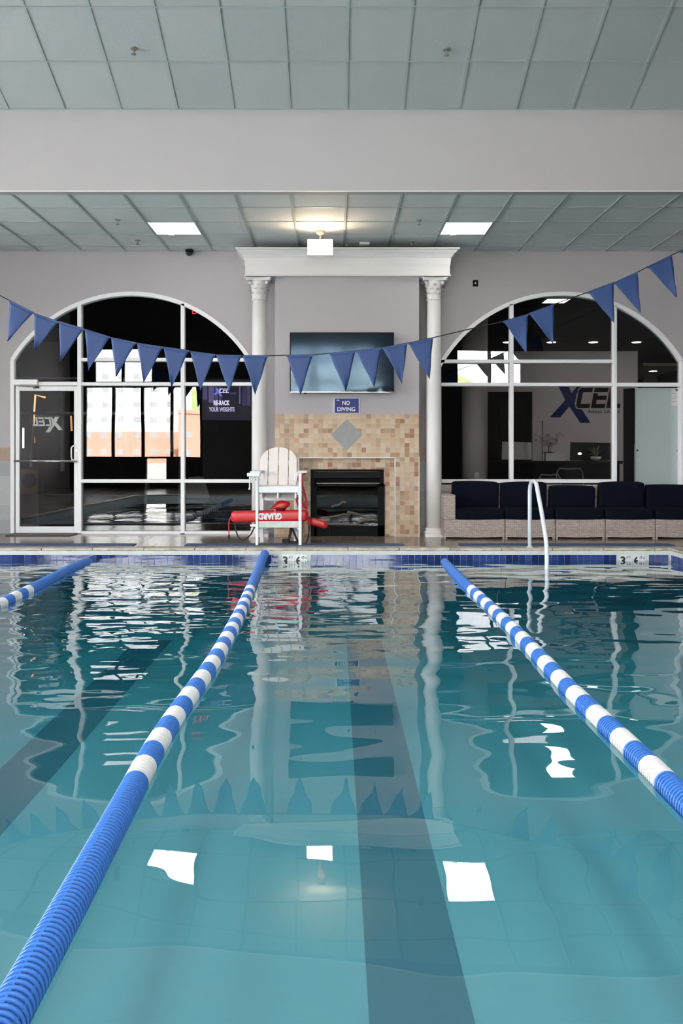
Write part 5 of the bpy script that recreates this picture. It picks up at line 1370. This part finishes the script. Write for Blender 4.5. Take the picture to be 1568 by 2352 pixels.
# ------------------------------------------------------------------ dark gym behind the left window
def gym():
    y0 = DW + 0.16; xl, xr = -7.0, 0.5; zc = 3.6
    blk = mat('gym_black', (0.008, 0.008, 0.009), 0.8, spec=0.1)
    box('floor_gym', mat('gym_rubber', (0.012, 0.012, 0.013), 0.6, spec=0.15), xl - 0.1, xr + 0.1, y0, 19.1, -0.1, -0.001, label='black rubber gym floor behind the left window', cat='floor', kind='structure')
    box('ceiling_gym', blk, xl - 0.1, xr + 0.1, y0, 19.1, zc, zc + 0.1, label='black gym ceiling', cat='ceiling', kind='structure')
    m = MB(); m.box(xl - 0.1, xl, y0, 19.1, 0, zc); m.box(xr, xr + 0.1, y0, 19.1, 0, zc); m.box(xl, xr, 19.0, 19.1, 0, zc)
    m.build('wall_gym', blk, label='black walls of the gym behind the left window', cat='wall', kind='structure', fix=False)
    # kiosk with a screen
    yk = 12.75
    t = thing('display_kiosk', 'tall black display kiosk with a RE-RACK YOUR WEIGHTS screen', 'kiosk', (X_(520, yk), yk, 0))
    x0, x1 = X_(463, yk), X_(579, yk); zt = Z_(868, yk)
    MB().box(x0, x1, yk, yk + 0.12, 0, zt).build('casing', mat('kiosk_black', (0.016, 0.016, 0.016), 0.7, spec=0.1), t, bevel=0.02)
    def scr(name, px0, px1, py0, py1, col, st): return box(name, mat('screen_%d_%d' % (px0, py0), (0.01, 0.01, 0.01), 0.5, emit=col, estr=st), X_(px0, yk), X_(px1, yk), yk - 0.003, yk - 0.001, Z_(py1, yk), Z_(py0, yk), t)
    box('screen', mat('screen_base', (0.004, 0.004, 0.006), 0.5, emit=(0.10, 0.08, 0.25), estr=0.10), X_(464, yk), X_(578, yk), yk - 0.002, yk - 0.0002, Z_(965, yk), Z_(872, yk), t)
    for (a, b, c, d, st) in ((466, 476, 888, 918, .5), (479, 492, 888, 925, .8), (494, 500, 888, 935, .6), (503, 508, 888, 930, .5), (549, 552, 888, 928, .9), (556, 566, 890, 932, .25), (567, 575, 886, 932, .4), (528, 543, 901, 906, .4)):
        scr('screen_picture', a, b, c, d, (0.25, 0.22, 0.55), st * 0.6)
    lw = mat('screen_white', (0.5, 0.5, 0.5), 0.5, emit=(0.85, 0.78, 1.0), estr=1.1)
    text('lettering', 'RE-RACK', 37 * yk / F, 11.5 * yk / F, lw, t, (X_(509, yk), yk - 0.004, Z_(925.3, yk)), bold=0.045)
    text('lettering', 'YOUR WEIGHTS', 59 * yk / F, 11 * yk / F, mat('screen_lilac', (0.4, 0.4, 0.5), 0.5, emit=(0.62, 0.55, 0.85), estr=0.9), t, (X_(509, yk), yk - 0.004, Z_(940.3, yk)), bold=0.04)
    logo(t, X_(508, yk), yk - 0.0035, Z_(901, yk), 36 * yk / F, mat('screen_blue', (0.1, 0.1, 0.5), 0.5, emit=(0.25, 0.25, 0.9), estr=0.9), lw, th=0.001, tagline=False)
    # exit sign
    ye = 14.5
    t = thing('exit_sign', 'red glowing EXIT sign hanging in the dark gym', 'sign', (X_(456, ye), ye, zc))
    box('housing', M_black, X_(438, ye), X_(474, ye), ye, ye + 0.05, Z_(727, ye), Z_(698, ye), t); box('hanger', M_black, X_(455, ye), X_(457, ye), ye + 0.02, ye + 0.03, Z_(698, ye), zc, t)
    text('lettering', 'EXIT', 30 * ye / F, 17 * ye / F, mat('exit_red', (0.5, 0.02, 0.03), 0.5, emit=(1.0, 0.05, 0.09), estr=1.3), t, (X_(456, ye), ye - 0.003, Z_(713, ye)), bold=0.015)
    # inner white partition frame seen through the door
    yp = 14.2; pf = mat('inner_frame', (0.26, 0.26, 0.27), 0.5)
    t = thing('inner_partition', 'pale inner partition frame seen through the glass door', 'partition', (X_(107, yp), yp, 0))
    for (a, b, c, d) in ((68, 74, 950, 1078), (139, 146, 880, 1082), (46, 420, 946, 952), (30, 190, 866, 871), (282, 285, 866, 950)):
        box('frame_bar', pf, X_(a, yp), X_(b, yp), yp, yp + 0.06, Z_(d, yp), Z_(c, yp), t)
    box('foot_post', pf, X_(68, yp), X_(74, yp), yp + 0.061, yp + 0.1, 0, Z_(1000, yp), t)
    # light strips
    ys = 16.0
    for (pts, col, st, lb) in ((((53.5, 983), (53.5, 1029)), (1, 1, 1), 4.0, 'white upright light strip seen through the glass door'), (((77, 975), (81, 907), (104, 913)), (1, .55, .2), 1.6, 'orange bent light strip seen through the top of the glass door'), (((163, 955), (164.5, 990)), (1, .5, .2), 0.9, 'short orange light strip near the door handle side'), (((78, 1004), (79, 1017)), (1, .5, .2), 0.8, 'shortest orange light strip low behind the door logo')):
        p = [P(a, b, ys) for (a, b) in pts]
        t = thing('light_strip', lb, 'light', p[0], 'light strips in the gym')
        MB().tube(p, 0.018, 8).build('tube', mat('strip_%d' % int(pts[0][0]), (0.8, 0.8, 0.8), 0.5, emit=col, estr=st), t)
    # yellow and black punch ring machine
    ym = 13.0
    t = thing('punch_target', 'yellow and blue round training target seen through the glass door', 'gym equipment', (X_(66, ym), ym, 0))
    yel = mat('dull_yellow', (0.16, 0.08, 0.012), 0.6); nv = mat('dull_navy', (0.012, 0.018, 0.04), 0.6)
    MB().box(X_(45, ym), X_(87, ym), ym + 0.02, ym + 0.3, 0, Z_(1073, ym)).build('cabinet', nv, t, bevel=0.02)
    MB().box(X_(46.5, ym), X_(86, ym), ym + 0.005, ym + 0.02, Z_(1135, ym), Z_(1079, ym)).build('face', yel, t)
    o = MB().lathe([(0.112, 0), (0.112, 0.02)], (0, 0, 0), 28).build('pad', mat('pad_black', (0.006, 0.007, 0.012), 0.6), t); o.rotation_euler = (math.pi / 2, 0, 0); o.location = Vector((X_(67, ym), ym + 0.004, Z_(1104, ym))) - WLOC[t.name]
    # treadmill-like silhouettes and a round speaker
    t = thing('treadmill', 'dark treadmill standing behind the middle of the left window', 'gym equipment', (X_(370, 13.4), 13.4, 0))
    dm = mat('equipment_dark', (0.012, 0.012, 0.013), 0.5)
    MB().box(X_(330, 13.4), X_(420, 13.4), 13.3, 14.7, 0, 0.2).build('deck', dm, t, bevel=0.02)
    for px in (335, 412): MB().beam((X_(px, 13.4), 13.4, 0.2), (X_(px, 13.4), 13.6, 1.25), 0.05, 0.08).build('upright', dm, t)
    MB().box(X_(333, 13.4), X_(415, 13.4), 13.5, 13.6, 1.15, 1.5).build('console', dm, t, bevel=0.02)
    t = thing('office_chair', 'grey task chair inside the left window beside the kiosk', 'chair', (X_(453, 12.55), 12.55, 0))
    yy = 12.55; gc = mat('task_grey', (0.12, 0.12, 0.125), 0.5)
    MB().plate([(X_(420, yy), Z_(1146, yy)), (X_(484, yy), Z_(1146, yy)), (X_(467, yy), Z_(1096, yy)), (X_(455, yy), Z_(1094, yy)), (X_(432, yy), Z_(1096, yy))], yy, yy + 0.03).build('backrest', gc, t, bevel=0.008)
    MB().box(X_(422, yy), X_(482, yy), yy - 0.36, yy - 0.002, 0.42, 0.46).build('seat', gc, t, bevel=0.01)
    MB().lathe([(0.025, 0.05), (0.025, 0.42)], (X_(452, yy), yy - 0.18, 0), 12).build('post', M_black, t)
    for k in range(5):
        a = k * 2 * math.pi / 5; MB().beam((X_(452, yy), yy - 0.18, 0.06), (X_(452, yy) + 0.22 * math.cos(a), yy - 0.18 + 0.22 * math.sin(a), 0.02), 0.03, 0.03).build('foot', M_black, t)
gym()

# ------------------------------------------------------------------ street behind the rear windows (seen in the glass reflections)
def street():
    box('ground_street', mat('street', (0.24, 0.24, 0.23), 0.9), -140, 120, -260, REAR_Y - 0.3, -1.2, -0.6, label='grey street ground outside the rear windows', cat='ground', kind='structure')
    brick = mat('red_brick', (0.40, 0.21, 0.155), 0.9, noise=0.1, nscale=2); white = mat('white_facade', (0.74, 0.73, 0.70), 0.8); pane_ = mat('dark_pane', (0.24, 0.25, 0.26), 0.2)
    me, _ = MB().box(-0.65, 0.65, -0.06, 0.06, -0.55, 0.6).mesh('building_window', pane_, origin=(0, 0, 0))
    def block(x0, x1, z1, yy, m, label, zb=None, mb_=None):
        t = thing('apartment_building', label, 'building', ((x0 + x1) / 2, yy, -0.6))
        zb_ = zb or 0
        if mb_: box('base_storeys', mb_, x0 - 0.3, x1 + 0.3, yy - 12, yy + 0.3, -0.6, zb_, t)
        box('facade', m, x0, x1, yy - 12, yy, zb_ if mb_ else -0.6, z1, t); box('parapet', m, x0 - 0.3, x1 + 0.3, yy - 0.6, yy + 0.25, z1, z1 + 0.7, t)
        z = 1.6
        while z < z1 - 1.2:
            x = x0 + 1.8
            while x < x1 - 1.2:
                link('building_window', me, (x, yy + (0.3 if mb_ and z < zb_ else 0) + 0.02, z), t); x += 3.3
            z += 3.1
    block(-52, -31, 22, -150, white, 'white apartment block on a brick base outside', 5.4, brick)
    block(-30, -22, 8.5, -140, brick, 'low red brick apartment block outside')
    block(-84, -56, 12, -160, brick, 'long red brick apartment block at the far end outside')
    block(-16, 24, 20, -165, white, 'second white apartment block outside')
    hill = mat('hill_green', (0.16, 0.19, 0.08), 0.95, noise=0.4, nscale=0.2)
    MB().tube([(-100, -215, -20), (-30, -215, 4), (30, -215, 6), (110, -215, -20)], [10, 18, 18, 8], 20).build('green_hill', hill, label='green wooded hill beyond the buildings outside', cat='hill', kind='structure', smooth=True)
    bark = mat('bare_bark', (0.05, 0.045, 0.04), 0.9)
    for (x, yy, h, lb) in ((-1.3, -20, 9.0, 'bare street tree outside the middle rear window'), (0.9, -26, 11.0, 'bare street tree farther off outside the middle rear window')):
        t = thing('bare_tree', lb, 'tree', (x, yy, -0.6))
        MB().tube([(x, yy, -0.6), (x + 0.1, yy, 2.0), (x - 0.05, yy, 4.0), (x + 0.25, yy, h * 0.7), (x + 0.3, yy, h)], [0.16, 0.13, 0.11, 0.07, 0.02], 8).build('trunk', bark, t, smooth=True)
        for k in range(12):
            z = 2.6 + k * (h - 3.5) / 12; s_ = -1 if k % 2 else 1; l = R.uniform(0.8, 1.8)
            MB().tube([(x + 0.05, yy, z), (x + s_ * l * 0.5, yy + R.uniform(-.4, .4), z + 0.35 * l), (x + s_ * l, yy + R.uniform(-.6, .6), z + R.uniform(0.5, 1.0) * l)], [0.05, 0.035, 0.012], 6).build('branch', bark, t)
street()
